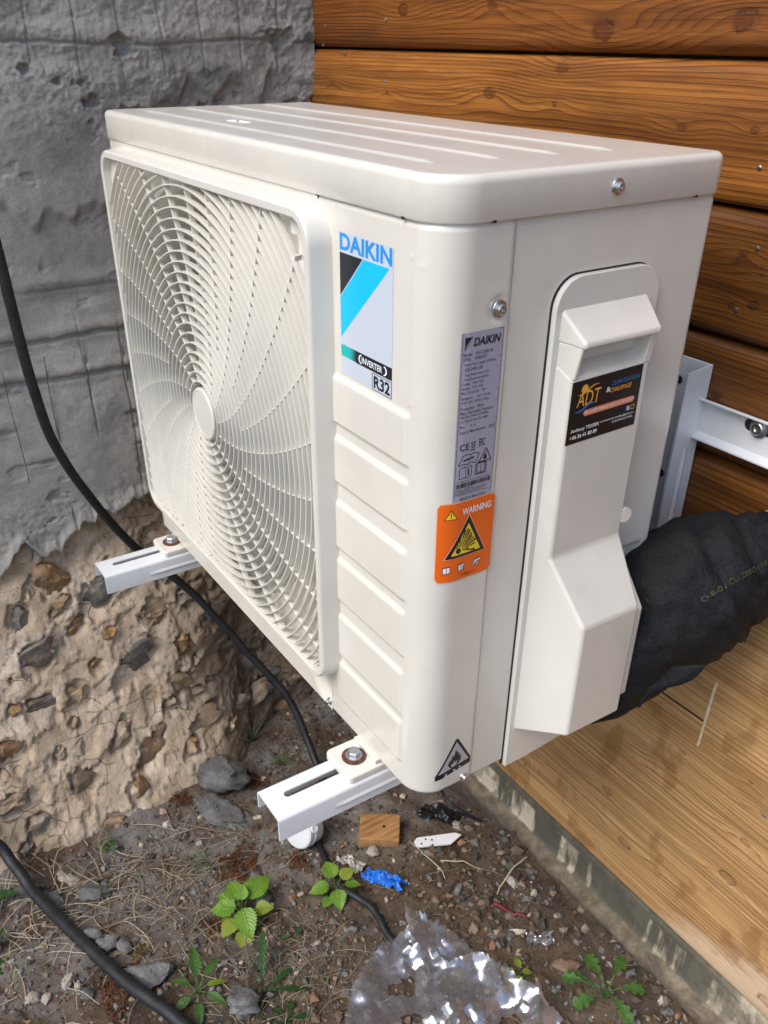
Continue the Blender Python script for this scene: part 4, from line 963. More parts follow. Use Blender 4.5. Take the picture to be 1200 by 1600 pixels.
for k, p in enumerate(ax):
    d = (ax[min(k+1, K-1)]-ax[max(k-1, 0)]).normalized(); s_ = k/(K-1)
    r0 = .053+.009*math.sin(min(1, s_*1.35)*math.pi) - .019*float(ss(np.array(s_), .45, .9))
    up = (Vector((0, 0, 1))-d*d.z).normalized(); b = d.cross(up)
    for i in range(nn_):
        t = 2*math.pi*i/nn_; RADF = r0
        wr = .0026*float(fbm(np.array(t*1.6+3*s_), np.array(s_*9.), 3, 71)) + .0018*float(fbm(np.array(t*6), np.array(s_*26), 2, 73))
        step = .0035*(1 if s_ > .53+.05*math.sin(t*2+1) else 0) + .0030*(1 if .33+.03*math.sin(t*3) < s_ < .53 else 0)
        fold = -.0035*math.exp(-((s_*9+.25*math.sin(t*2)-round(s_*9+.25*math.sin(t*2)))/.13)**2)*(1 if s_ > .5 else .25)
        r = (r0+wr+step+fold)*(1+.10*math.cos(t)*math.cos(t))
        V.append(p+up*(r*math.cos(t))+b*(r*math.sin(t)))
F = [(k*nn_+i, k*nn_+(i+1) % nn_, (k+1)*nn_+(i+1) % nn_, (k+1)*nn_+i) for k in range(K-1) for i in range(nn_)]
meshobj('lagging', V, F, M_lag, pipe, smooth=True)
def strip_on(path, width, name, m, parent, th=.0012, seed=0, thk=True):
    """a ribbon along a path of (point, side vector)"""
    V = []
    for k, (p, sd_) in enumerate(path):
        p = Vector(p); sd_ = Vector(sd_).normalized(); wv = width*(1+.25*math.sin(k*.9+seed)) if not hasattr(width, '__len__') else width[k]
        V += [p-sd_*wv/2, p, p+sd_*wv/2]
    o = meshobj(name, V, gridfaces(len(path), 3), m, parent, smooth=True)
    md = o.modifiers.new('s', 'SOLIDIFY'); md.thickness = th; return o
# loose flap of tape hanging at the bottom
fp = [unproj(1078, 1040, 1, .232), unproj(1050, 1066, 1, .225), unproj(1020, 1078, 1, .220), unproj(1008, 1090, 1, .218), unproj(998, 1106, 1, .218)]
strip_on([(p, (1, .3, .6)) for p in spline(fp, 5)], [.034, .034, .036, .036, .036, .034, .032, .030, .026, .022, .018, .014, .012, .009, .008, .006, .005, .004, .0035, .003, .001], 'loose_tape', M_lag, pipe)
I_pt = mat('print_olive', (.055, .055, .014), .6)
txt = 'O-8-0 / CL1ZEEO / HEATSCLE / YTY'; Vt, Ft, asp = text_mesh(txt, .0)
# lettering wound along the lagging: follow the axis on its viewer-facing flank
def on_pipe(s, t, off):
    f = s*(K-1); k = min(int(f), K-2); fr2 = f-k; p = ax[k].lerp(ax[k+1], fr2); d = (ax[min(k+2, K-1)]-ax[max(k-1, 0)]).normalized()
    up = (Vector((0, 0, 1))-d*d.z).normalized(); b = d.cross(up); r0 = .053+.009*math.sin(min(1, s*1.35)*math.pi) - .019*float(ss(np.array(s), .45, .9)); return p+(up*math.cos(t)+b*math.sin(t))*((r0+.0062)*(1+.10*math.cos(t)**2)+off)
mb = MB(); mb.add([on_pipe(.46+.36*q[0], 1.02+.075*(1-q[1])-.14*q[0], -.0005+.0035*0) for q in Vt], Ft); mb.build('print', I_pt, pipe)
foam = stone_mesh(.040, .016, .026, 77, .5, 4, .8)
qf = unproj(1185, 828, 1, .39)
def foam_mat():
    g = NG('expanding_foam'); P = g.tc(); n = g.noise(P, 90, 7, .7)
    g.lnk(g.ramp(n, [(.3, (.10, .06, .015)), (.5, (.36, .24, .07)), (.7, (.52, .40, .17))]), g.b.inputs['Base Color']); g.b.inputs['Roughness'].default_value = .7
    g.lnk(g.bump(n, .004), g.b.inputs['Normal']); return g.m
Vf = np.array(foam[0]); nrm = Vf/np.linalg.norm(Vf, axis=1)[:, None]; Vf = Vf+nrm*(.006*fbm(Vf[:, 0]*90, Vf[:, 2]*90, 3, 5))[:, None]
o = meshobj('foam_plug', Vf+qf+np.array((.025, 0, -.004)), foam[1], foam_mat(), None, smooth=True, origin=tuple(qf)); tag(o, 'crusty yellow expanding foam round the pipe hole in the timber wall', 'foam')

def cable(name, pts, r, label, n=14, m=M_blackr):
    P = spline(pts, 14); P = [p+np.array((0, 0, .0006*math.sin(i*.8))) for i, p in enumerate(P)]
    o = MB().tube(P, r, n).build(name, m, None, smooth=True, origin=tuple(P[0])); return tag(o, label, 'cable', None)
cable('black_cable', [(-.90, -.20, 1.135), (-.80, -.19, 1.12), (-.74, -.18, .95), (-.69, -.17, .75), (-.69, -.155, .55), (-.70, -.1439, .4173), (-.72, -.1325, .2253), (-.75, -.1056, .0946), (-.79, -.0228, -.0854), (-.790, .0707, -.2168), (-.745, .1495, -.3571), (-.69, .2019, -.455), (-.63, .213, -.540), (-.56, .20, -.571), (-.48, .17, -.563)], .0071,
      'thick black cable hanging down the masonry wall behind both bracket arms')
cable('black_cable', [(-.66, -.75, -.15), (-.70, -.52, -.33), (-.69, -.365, -.485), (-.647, -.333, -.535), (-.5847, -.3177, -.551), (-.4478, -.2825, -.531), (-.3334, -.25, -.512), (-.2394, -.2138, -.499), (-.15, -.19, -.497), (.02, -.20, -.498), (.25, -.25, -.498)], .0093,
      'thick black cable snaking over the ground in the lower left corner')
cable('thin_cable', [(-.435, .120, -.538), (-.4056, .1054, -.532), (-.3121, .0873, -.512), (-.2439, .1037, -.504), (-.1851, .0997, -.506), (-.13, .11, -.510)], .0052, 'thin black cable running from the white pipe cap to the plastic sheet')
cable('thin_cable', [(-.42, .345, -.52), (-.385, .335, -.495), (-.345, .322, -.487), (-.315, .335, -.50), (-.30, .36, -.52)], .0028, 'thin black wire loop on the ground under the unit beside the plinth', 8)

# ------------------------------------------------------------------ loose things on the ground
def gpt(x, y, h=0.0): return (x, y, float(ghz(x, y))+h)
def mort_mat(name, a, b, c):
    g = NG(name); P = g.tc(); n = g.noise(P, 26, 8, .65); n2 = g.noise(P, 150, 6, .7)
    cc = g.ramp(n, [(.3, a), (.5, b), (.7, c)]); cc = g.mix(g.mr(n2, .5, .75, 0, .5), cc, tuple(q*.45 for q in b))
    g.lnk(cc, g.b.inputs['Base Color']); g.b.inputs['Roughness'].default_value = .92; g.lnk(g.bump(g.ma('ADD', n2, n), .006), g.b.inputs['Normal']); return g.m
M_lump = mort_mat('grey_mortar', (.11, .11, .11), (.19, .19, .188), (.28, .28, .275)); M_dlump = mort_mat('dark_mortar', (.08, .078, .074), (.15, .147, .14), (.22, .215, .205))
M_pale = mort_mat('pale_stone', (.32, .28, .23), (.46, .41, .35), (.6, .55, .48)); M_brownst = mort_mat('brown_stone', (.13, .08, .05), (.24, .16, .10), (.34, .25, .17))
def lump(x, y, a, b, c, rot, m, label, cat='stone', name='stone', seed=1, sink=.35, jag=.5):
    V, F = stone_mesh(a, b, c, seed, jag, 4 if max(a, b) > .02 else 3, .5); V = np.array(V); nrm = V/np.maximum(np.linalg.norm(V, axis=1), 1e-6)[:, None]
    V = V + nrm*(min(a, b)*.10*fbm(V[:, 0]*2.2/a+seed, V[:, 1]*2.2/b+V[:, 2]*3/c, 4, seed % 50))[:, None]
    cs, sn = math.cos(rot), math.sin(rot); V = np.stack([V[:, 0]*cs-V[:, 1]*sn, V[:, 0]*sn+V[:, 1]*cs, V[:, 2]], -1)
    p = gpt(x, y, c*(1-2*sink)+c*.1); o = meshobj(name, V+np.array(p), F, m, None, auto=45, origin=p); tag(o, label, cat); return o
lump(-.665, .045, .060, .040, .030, .9, M_dlump, 'largest dark grey mortar chunk fallen at the foot of the rubble wall', 'mortar chunk', 'mortar_chunk', 5, .25, .3)
lump(-.595, .010, .050, .034, .022, .5, M_dlump, 'dark crumbly mortar chunk in front of the largest one at the wall foot', 'mortar chunk', 'mortar_chunk', 8, .3, .3)
lump(-.56, .020, .050, .030, .008, .3, mort_mat('dull_slab', (.14, .13, .12), (.20, .19, .17), (.25, .24, .21)), 'smooth flat grey slab lying below the dark mortar chunks', 'stone', 'flat_stone', 12, .3, .2)
lump(-.655, -.078, .0095, .0065, .006, .2, mort_mat('pink_stone', (.40, .25, .20), (.52, .36, .30), (.62, .48, .42)), 'small pinkish pebble left of the flat grey slab', 'pebble', 'pebble', 15)
lump(-.610, -.262, .022, .012, .007, .6, M_pale, 'pale cream stone flake at the foot of the rubble wall above the cable', 'stone', 'stone', 19)
lump(-.4227, -.250, .020, .013, .014, 1.2, M_lump, 'upright light grey mortar lump just above the cable', 'stone', 'stone', 21, .2)
lump(-.448, -.262, .018, .012, .012, .9, M_lump, 'grey mortar lump left of the upright one above the cable', 'stone', 'stone', 23, .2)
lump(-.3351, -.2162, .036, .020, .014, 1.0, M_lump, 'long light grey mortar lump right of the cable', 'stone', 'stone', 27, .25)
lump(-.3904, -.318, .013, .008, .008, 2.4, M_pale, 'upper of two pale pebbles left of the cable', 'pebble', 'pebble', 31, .2)
lump(-.374, -.308, .012, .0075, .007, 2.7, M_pale, 'lower of two pale pebbles left of the cable', 'pebble', 'pebble', 33, .2)
lump(-.3897, -.368, .012, .011, .008, .3, M_pale, 'round pale pebble by the bottom left corner', 'pebble', 'pebble', 37, .25)
lump(-.2103, -.130, .030, .022, .020, .4, M_lump, 'bulky grey mortar lump among the weeds at the bottom', 'stone', 'stone', 41, .3)
lump(-.40, -.232, .017, .010, .009, .2, M_lump, 'small grey mortar lump right of the upright one', 'stone', 'stone', 43, .3)
lump(-.355, -.30, .012, .010, .007, .2, M_dlump, 'small dark stone right of the two pale pebbles', 'stone', 'stone', 47, .3)
lump(-.545, -.235, .030, .020, .012, .7, M_dlump, 'broad dark grey stone above the cable by the dry grass', 'stone', 'stone', 51, .4)
lump(-.575, -.30, .026, .018, .010, .2, M_lump, 'grey stone under the cable near the left edge', 'stone', 'stone', 53, .4)
lump(-.365, -.02, .018, .014, .012, .2, M_dlump, 'dark stone right of the larger bright leafed plant', 'stone', 'stone', 55, .35)
lump(-.01, .285, .020, .012, .010, .8, M_brownst, 'brown oblong stone beside the plinth near the bottom', 'stone', 'stone', 57, .25)
lump(-.165, .318, .011, .008, .007, .1, M_pale, 'small cream stone beside the dark red stick', 'stone', 'stone', 59, .25)
lump(-.345, .17, .013, .010, .009, .5, M_pale, 'pale pebble beside the blue rag', 'pebble', 'pebble', 61, .25)
lump(-.315, .325, .012, .009, .007, .2, M_pale, 'pale stone right of the white metal offcut', 'stone', 'stone', 63, .25)
# small gravel: too many to count
M_grav = NG('gravel'); g = M_grav; at = g.n.new('ShaderNodeAttribute'); at.attribute_name = 'tint'; nn2 = g.noise(g.tc(), 160, 5, .7)
g.lnk(g.mix(g.mr(nn2, .45, .75, 0, .5), at.outputs['Color'], (.07, .055, .04)), g.b.inputs['Base Color']); g.b.inputs['Roughness'].default_value = .85; M_grav = g.m
ico = bmesh.new(); bmesh.ops.create_icosphere(ico, subdivisions=1, radius=1); IV = np.array([v.co[:] for v in ico.verts]); IF = np.array([[v.index for v in f.verts] for f in ico.faces]); ico.free()
N = 15000; rs = np.random.RandomState(12)
px = rs.uniform(-.80, .50, N); py = rs.uniform(-.62, .385, N); ok = px > foot(py)+.01
dens = ss(fbm(px*7, py*7, 3, 81), -.45, .35); ok &= rs.rand(N) < (.25+.75*dens); px = px[ok]; py = py[ok]; N = len(px)
sz = .0011+.0042*rs.rand(N)**3.2; sz = np.where(rs.rand(N) < .035, rs.uniform(.0038, .0072, N), sz); sz = sz*(1+.5*(px > -.3)*(py > .15))
A = IV[None]*(sz[:, None]*rs.uniform(.6, 1.4, (N, 3)))[:, None, :]*(1+.25*rs.randn(N, len(IV)))[:, :, None].clip(.55, 1.5)
th = rs.uniform(0, 6.28, N); c_, s_ = np.cos(th)[:, None], np.sin(th)[:, None]
A = np.stack([A[..., 0]*c_-A[..., 1]*s_, A[..., 0]*s_+A[..., 1]*c_, A[..., 2]*.8], -1); A += np.stack([px, py, ghz(px, py)+sz*.25], -1)[:, None, :]
me = bpy.data.meshes.new('gravel'); me.from_pydata(A.reshape(-1, 3).tolist(), [], (IF[None]+np.arange(N)[:, None, None]*len(IV)).reshape(-1, 3).tolist())
pal = np.array([(.09, .065, .045), (.14, .105, .075), (.11, .105, .10), (.22, .19, .155), (.045, .035, .03), (.36, .31, .25), (.07, .05, .035), (.17, .09, .05), (.08, .08, .08)]); pi_ = rs.choice(len(pal), N, p=[.2, .16, .14, .08, .17, .035, .135, .03, .05])
colr = pal[pi_]*rs.uniform(.9, 1.75, (N, 1)); ca = me.color_attributes.new('tint', 'FLOAT_COLOR', 'POINT'); ca.data.foreach_set('color', np.concatenate([np.repeat(colr, len(IV), 0), np.ones((N*len(IV), 1))], 1).ravel())
me.materials.append(M_grav); o = link(bpy.data.objects.new('gravel', me)); tag(o, 'loose gravel and crumbs scattered over the bare soil', 'gravel', kind='stuff')
N2 = 300; rs = np.random.RandomState(44); V = []; F = []
for k in range(N2):
    x = rs.uniform(-.62, -.22) if k % 3 else rs.uniform(-.25, .2); y = rs.uniform(-.42, .02) if k % 3 else rs.uniform(.0, .37)
    if x < float(foot(y))+.01: continue
    a = rs.uniform(.003, .0075); v, f = stone_mesh(a, a*rs.uniform(.5, .9), a*.6, k+200, .5, 1, .5); n = len(V); V += [(p[0]+x, p[1]+y, p[2]+float(ghz(x, y))+a*.2) for p in v]; F += [tuple(i+n for i in q) for q in f]
o = meshobj('rubble', V, F, M_lump, None, origin=(0, 0, 0)); tag(o, 'crumbs of grey mortar rubble strewn over the soil', 'rubble', kind='stuff')
# crumbled leaf litter and chips
N = 5200; px = rs.uniform(-.80, .45, N); py = rs.uniform(-.6, .385, N); ok = px > foot(py)+.01; px = px[ok]; py = py[ok]; N = len(px)
sz = rs.uniform(.0015, .0055, N); B4 = np.array([(-1, -.5, 0), (.2, -.7, .25), (1, .1, 0), (.1, .6, .3)]); A = B4[None]*sz[:, None, None]*rs.uniform(.5, 1.3, (N, 4, 1)); A[..., 2] += sz[:, None]*rs.uniform(-.5, .6, (N, 4))
th = rs.uniform(0, 6.28, N); c_, s_ = np.cos(th)[:, None], np.sin(th)[:, None]; A = np.stack([A[..., 0]*c_-A[..., 1]*s_, A[..., 0]*s_+A[..., 1]*c_, A[..., 2]], -1)+np.stack([px, py, ghz(px, py)+.002], -1)[:, None]
me = bpy.data.meshes.new('leaf_litter'); me.from_pydata(A.reshape(-1, 3).tolist(), [], np.arange(N*4).reshape(-1, 4).tolist())
pal = np.array([(.12, .07, .035), (.22, .14, .08), (.06, .035, .02), (.30, .22, .13), (.14, .045, .015)]); colr = pal[rs.choice(5, N)]*rs.uniform(.6, 1.2, (N, 1))
ca = me.color_attributes.new('tint', 'FLOAT_COLOR', 'POINT'); ca.data.foreach_set('color', np.concatenate([np.repeat(colr, 4, 0), np.ones((N*4, 1))], 1).ravel())
me.materials.append(M_grav); o = link(bpy.data.objects.new('leaf_litter', me)); tag(o, 'brown crumbled leaf litter on the soil', 'leaf litter', kind='stuff')
# dry grass
def strands(name, n, area, ln, r, m, label, cat, seed, lift=.010, heads=None, tuft=0):
    rs = random.Random(seed); mb = MB(); k = 0
    while k < n:
        x0, y0 = area(rs); 
        if x0 < float(foot(y0))+.005: continue
        k += 1
        a = rs.uniform(0, 6.28) if heads is None else heads+rs.gauss(0, .6); L = rs.uniform(*ln); P = []; bend = rs.gauss(0, .75); h = rs.uniform(.0, lift); x, y = x0, y0; m_ = 8
        for i in range(m_):
            t = i/(m_-1); x += math.cos(a+bend*t)*L/m_; y += math.sin(a+bend*t)*L/m_; x_ = max(x, float(foot(y))+.003); P.append((x_, y, float(ghz(x_, y))+.002+h*math.sin(t*math.pi*.9)+tuft*L*t))
        mb.tube(P, [r*(1-.5*i/m_) for i in range(m_)], 4, False)
    o = mb.build(name, m, None, smooth=True); tag(o, label, cat, kind='stuff'); return o
M_straw = mat('straw', (.27, .225, .155), .7, var=.5, vscale=18); M_straw2 = mat('pale_straw', (.46, .39, .27), .7, var=.3, vscale=18)
strands('dry_grass', 150, lambda r: (r.gauss(-.50, .075), r.gauss(-.13, .075)), (.03, .13), .00065, M_straw, 'tangle of dry brown grass stalks below the rubble wall', 'dry grass', 1, .014)
strands('dry_grass', 85, lambda r: (r.gauss(-.52, .08), r.gauss(-.30, .06)), (.03, .12), .00075, M_straw2, 'pale dry grass stalks around the cable on the left', 'dry grass', 2, .014)
strands('dry_grass', 130, lambda r: (r.gauss(-.21, .05), r.gauss(-.055, .05)), (.02, .07), .00055, M_straw, 'short dry grass near the weeds at the bottom', 'dry grass', 3, .010)
strands('dry_grass', 190, lambda r: (r.uniform(-.7, .35), r.uniform(-.45, .37)), (.015, .07), .0005, M_straw, 'scattered thin dry stalks and rootlets all over the soil', 'dry grass', 4, .008)
strands('root_fibres', 330, lambda r: (r.gauss(-.62, .08), r.gauss(.16, .08)), (.02, .06), .0004, mat('rootlet', (.12, .085, .05), .8), 'fine dead roots in the dark corner under the unit', 'roots', 6, .010)
def grass_tuft(x, y, n, L, seed, m, label):
    rs = random.Random(seed); mb = MB(); z = float(ghz(x, y))
    for k in range(n):
        a = rs.uniform(0, 6.28); l = L*rs.uniform(.6, 1.1); lean = rs.uniform(.2, .9); V = []
        for i in range(7):
            t = i/6; rad = l*lean*t**1.4; V += [(x+math.cos(a)*rad+math.sin(a)*.0011*(1-t), y+math.sin(a)*rad-math.cos(a)*.0011*(1-t), z+l*t*(1-.45*lean*t)), (x+math.cos(a)*rad-math.sin(a)*.0011*(1-t), y+math.sin(a)*rad+math.cos(a)*.0011*(1-t), z+l*t*(1-.45*lean*t))]
        mb.add(V, gridfaces(7, 2))
    o = mb.build('grass_tuft', m, None, smooth=True, origin=(x, y, z)); tag(o, label, 'grass tuft'); return o
M_gr = mat('blade_green', (.055, .085, .035), .55); M_gr2 = mat('blade_blue_green', (.07, .12, .085), .55)
grass_tuft(-.735, .140, 22, .075, 3, M_gr, 'dull green grass tuft growing at the wall foot behind the right bracket arm')
grass_tuft(-.475, -.06, 4, .09, 5, M_gr2, 'few bluish grass blades beside the larger bright leafed plant')
grass_tuft(-.25, -.085, 9, .05, 9, M_gr2, 'small bluish grass tuft among the weeds at the bottom')
# moss patches
def moss(x, y, rad, seed, m, label):
    rs = np.random.RandomState(seed); n = int(2600*(rad/.04)**2); a = rs.uniform(0, 6.28, n); r_ = rad*np.sqrt(rs.rand(n))*(1+.35*np.sin(a*3+seed)); X = x+r_*np.cos(a)*1.15; Y = y+r_*np.sin(a)*.9
    Z = ghz(X, Y)+.004*(1-(r_/rad/1.35)**2).clip(0, 1); s = rs.uniform(.0007, .0020, n); T = rs.randn(n, 3, 3)*s[:, None, None]; T[..., 2] = np.abs(T[..., 2])*1.2
    A = T+np.stack([X, Y, Z], -1)[:, None]
    o = meshobj('moss', A.reshape(-1, 3), np.arange(n*3).reshape(-1, 3).tolist(), m, None, origin=(x, y, float(ghz(x, y)))); tag(o, label, 'moss', kind='stuff')
M_moss = mat('red_brown_moss', (.10, .034, .010), .85, var=.6, vscale=60); M_moss2 = mat('olive_moss', (.13, .085, .02), .85, var=.6, vscale=60)
moss(-.450, -.022, .042, 1, M_moss, 'rust coloured moss around the larger bright leafed plant'); moss(-.365, -.105, .022, 2, M_moss, 'small rust coloured moss patch left of the plant leaves')
moss(-.350, -.262, .036, 3, M_moss, 'rust coloured moss patch beside the cable'); moss(-.385, -.215, .014, 4, M_moss2, 'golden moss patch just above the cable')
moss(-.645, .10, .022, 5, M_moss, 'small rust coloured moss patch between the mortar chunks'); moss(-.665, -.04, .020, 6, M_moss, 'rust coloured moss at the foot of the rubble wall'); moss(-.40, .06, .020, 7, M_moss, 'rust coloured moss right of the bracket arm end')
# ------------------------------------------------------------------ plants
def leaf_mat(name, a, b, vein):
    g = NG(name); u = g.tc('UV'); U_, V_, _ = g.xyz(u); 
    mid = g.mr(g.ma('ABSOLUTE', g.ma('SUBTRACT', U_, .5)), .012, .035, 1, 0)
    vv = g.ma('FRACT', g.ma('ADD', g.ma('MULTIPLY', V_, 8), g.ma('MULTIPLY', g.ma('ABSOLUTE', g.ma('SUBTRACT', U_, .5)), -5.5))); sv = g.mr(g.ma('ABSOLUTE', g.ma('SUBTRACT', vv, .5)), .03, .10, 1, 0)
    n = g.noise(g.tc(), 60, 5); c = g.mix(g.mr(n, .35, .65), a, b); c = g.mix(g.ma('MULTIPLY', g.ma('MAXIMUM', mid, g.ma('MULTIPLY', sv, .6)), .6), c, vein)
    g.lnk(c, g.b.inputs['Base Color']); g.b.inputs['Roughness'].default_value = .42; g.lnk(g.bump(g.ma('SUBTRACT', 1, g.ma('MAXIMUM', mid, sv)), .0012), g.b.inputs['Normal'])
    tr = g.n.new('ShaderNodeBsdfTranslucent'); g.lnk(c, tr.inputs[0]); mx = g.n.new('ShaderNodeMixShader'); mx.inputs[0].default_value = .35
    out = [q for q in g.n if q.type == 'OUTPUT_MATERIAL'][0]; g.L.new(g.b.outputs[0], mx.inputs[1]); g.L.new(tr.outputs[0], mx.inputs[2]); g.L.new(mx.outputs[0], out.inputs[0]); return g.m
L_bright = leaf_mat('leaf_bright', (.15, .32, .035), (.24, .42, .05), (.30, .48, .10)); L_mid = leaf_mat('leaf_mid', (.065, .17, .03), (.10, .23, .04), (.2, .34, .1)); L_dark = leaf_mat('leaf_dark', (.03, .085, .02), (.05, .125, .028), (.11, .2, .06)); L_yel = leaf_mat('leaf_yellow', (.26, .36, .04), (.36, .42, .06), (.4, .46, .1))
def leaf_mesh(L, wd, serr=10, depth=.12, lobes=0, cup=.18, droop=.25, seed=0):
    rs = random.Random(seed); nu, nv = 9, 34; V = []; UV = []
    for j in range(nv):
        t = j/(nv-1); wv = wd*(math.sin(math.pi*t**.72)**.85)*(1-.1*t) if not lobes else wd*(.35+.65*t)*math.sin(math.pi*min(1, t*.97+.02))**.6
        e = 1-depth*(1-((t*serr) % 1)) if serr else 1
        if lobes: e = .45+.55*abs(math.sin(t*math.pi*lobes))
        for i in range(nu):
            u = i/(nu-1)*2-1; ed = abs(u)**3; x = u*wv/2*(1+(e-1)*ed*1.2 if not lobes else (1+(e-1)*abs(u)**.7)); y = L*(t+.02*abs(u)*(1 if serr else 0))
            z = cup*abs(u)*wv/2 - droop*L*t*t + .0009*math.sin((t*8-abs(u)*2.7)*6.28)*(1-t)*(L/.04) + rs.gauss(0, .00015)
            V.append((x, y, z)); UV.append((i/(nu-1), t))
    F = gridfaces(nv, nu); me = bpy.data.meshes.new('leaf'); me.from_pydata(V, [], F); ul = me.uv_layers.new(name='UVMap')
    me.polygons.foreach_set('use_smooth', [True]*len(F)); li = np.zeros(len(me.loops), int); me.loops.foreach_get('vertex_index', li); ul.data.foreach_set('uv', np.array(UV)[li].ravel()); return me
lm = [leaf_mesh(.046, .043, 11, .20, seed=1), leaf_mesh(.040, .038, 10, .20, seed=2, droop=.3), leaf_mesh(.030, .028, 8, .17, seed=3, droop=.1)]
lo = [leaf_mesh(.030, .012, 7, .12, seed=4), leaf_mesh(.09, .036, 7, .20, seed=5, cup=.05, droop=.1), leaf_mesh(.075, .022, 0, 0, 7, seed=6, cup=.1, droop=.15), leaf_mesh(.022, .020, 0, 0, 3, seed=7, droop=.2), leaf_mesh(.012, .008, 0, 0, 0, seed=8)]
def plant(x, y, specs, m, label, cat='plant', name='leafy_weed', stemh=.03, sm=None, stem_r=.0011):
    z = float(ghz(x, y)); t = thing(name, label, cat, (x, y, z)); mb = MB(); sm = sm or L_mid
    for (ang, rad, h, mesh, sc_, tilt, mm) in specs:
        a = math.radians(ang); bx, by, bz = x+math.cos(a)*rad, y+math.sin(a)*rad, z+h
        mb.tube(spline([(x, y, z-.003), (x+math.cos(a)*rad*.3, y+math.sin(a)*rad*.3, z+h*.6), (bx, by, bz)], 5), stem_r*.8, 6)
        me = mesh.copy(); me.materials.append(mm or m); o = bpy.data.objects.new('leaf', me); C.objects.link(o); o.parent = t; o.location = (bx-x, by-y, bz-z)
        o.rotation_euler = Euler((math.radians(tilt), rnd.uniform(-.25, .25), a-math.pi/2)); o.scale = (sc_,)*3
    mb.build('stem', sm, t, smooth=True); return t
# angle 0 = +X (towards bottom right of the picture), 90 = +Y (towards top right)
plant(-.352, -.062, [(175, .014, .030, lm[1], 1.0, 12, None), (115, .014, .034, lm[0], 1.12, 10, None), (60, .020, .026, lm[2], .95, 5, L_yel), (-12, .006, .036, lm[0], 1.0, -10, None), (-125, .008, .028, lm[1], 1.0, 0, None), (-62, .016, .022, lm[2], 1.1, -5, L_yel), (-20, .030, .020, lm[1], .85, -8, L_yel), (145, .006, .038, lm[2], .8, 25, None), (205, .016, .026, lm[2], 1.0, 5, None)], L_bright, 'larger bright green plant with toothed leaves in the rust coloured moss')
plant(-.310, .080, [(170, .010, .026, lm[1], .85, 15, None), (100, .010, .028, lm[2], .9, 10, L_yel), (55, .014, .024, lm[2], .85, 5, None), (-20, .008, .022, lm[1], .8, -5, None), (-110, .010, .022, lm[1], .8, 0, None), (-60, .018, .014, lm[2], .7, 0, None)], L_bright, 'smaller bright green plant with toothed leaves beside the blue rag')
plant(-.2708, -.0151, [(20, .006, .006, lo[3], .6, 0, None), (120, .006, .008, lo[3], .6, 0, None), (240, .007, .007, lo[3], .55, 0, None), (300, .008, .005, lo[3], .5, 0, None)], L_mid, 'low round leafed seedling below the larger bright plant', stem_r=.0006)
plant(-.265, -.170, [(165, .012, .020, lo[0], 1.6, 20, None), (120, .016, .018, lo[0], 1.1, 10, None), (30, .016, .014, lo[0], 1.1, 0, None), (-20, .018, .010, lo[0], 1.2, -5, None), (-75, .012, .010, lo[0], 1.2, -5, None), (80, .012, .012, lo[0], 1.0, 0, L_yel), (215, .014, .012, lo[0], 1.0, 0, None)], L_mid, 'weed with narrow oval green leaves beside the cable at the bottom')
plant(-.215, -.095, [(150, .004, .012, lo[2], 1.0, 25, None), (60, .006, .010, lo[2], .8, 5, None), (-30, .004, .008, lo[2], .7, 0, None), (100, .006, .006, lo[2], .6, 10, None)], L_dark, 'weed with long jagged leaves at the bottom', name='thistle_weed', sm=L_dark)
plant(-.16, -.085, [(a, .008, .006, lo[3], .9, 5, None) for a in (0, 70, 140, 200, 270, 320)], L_dark, 'dark green clump of rounded leaves at the bottom edge', sm=L_dark)
plant(-.500, -.430, [(62, .006, .010, lo[1], 1.05, 4, None), (130, .01, .008, lo[1], .7, 8, None)], L_dark, 'dark green broad wavy leaf of a dandelion at the left edge', name='dandelion', sm=L_dark)
plant(-.640, -.395, [(60, .01, .012, lo[1], .6, 10, None), (20, .01, .010, lo[1], .5, 5, None)], L_dark, 'dark green leaf above the dandelion at the left edge', name='dandelion', sm=L_dark)
plant(.0522, .300, [(170, .020, .030, lo[3], 1.5, 5, None), (110, .020, .034, lo[3], 1.4, 10, None), (50, .018, .030, lo[3], 1.4, 5, None), (-10, .018, .026, lo[3], 1.5, 0, None), (-100, .022, .022, lo[3], 1.5, 0, None), (-150, .026, .022, lo[3], 1.6, 0, None), (220, .034, .026, lo[3], 1.3, 0, None)], L_mid, 'green lobed leaf plant at the bottom beside the plinth')
plant(-.0375, .2199, [(160, .003, .016, lo[4], 1.5, 10, None), (60, .004, .010, lo[4], 1.3, 0, None), (-40, .005, .010, lo[4], 1.5, -5, None), (220, .006, .008, lo[4], 1.2, 0, None)], L_yel, 'tiny yellow green sprout at the edge of the plastic sheet', stem_r=.0007)
plant(-.6325, -.185, [(a, .006, .008, lo[4], 1.0, 0, None) for a in (10, 90, 160, 230, 300)], L_mid, 'tiny sprout at the foot of the rubble wall by the cream flake', stem_r=.0006)
plant(-.4945, -.0714, [(a, .010, .012, lo[3], .55, 0, None) for a in (30, 110, 190, 290)], L_mid, 'small green sprout in the dry grass left of the moss', stem_r=.0006)
plant(-.660, .165, [(a, .008, .012, lo[4], 1.1, 10, None) for a in (10, 70, 130, 210, 280)], L_mid, 'small green sprout beside the thick cable under the unit', stem_r=.0006)
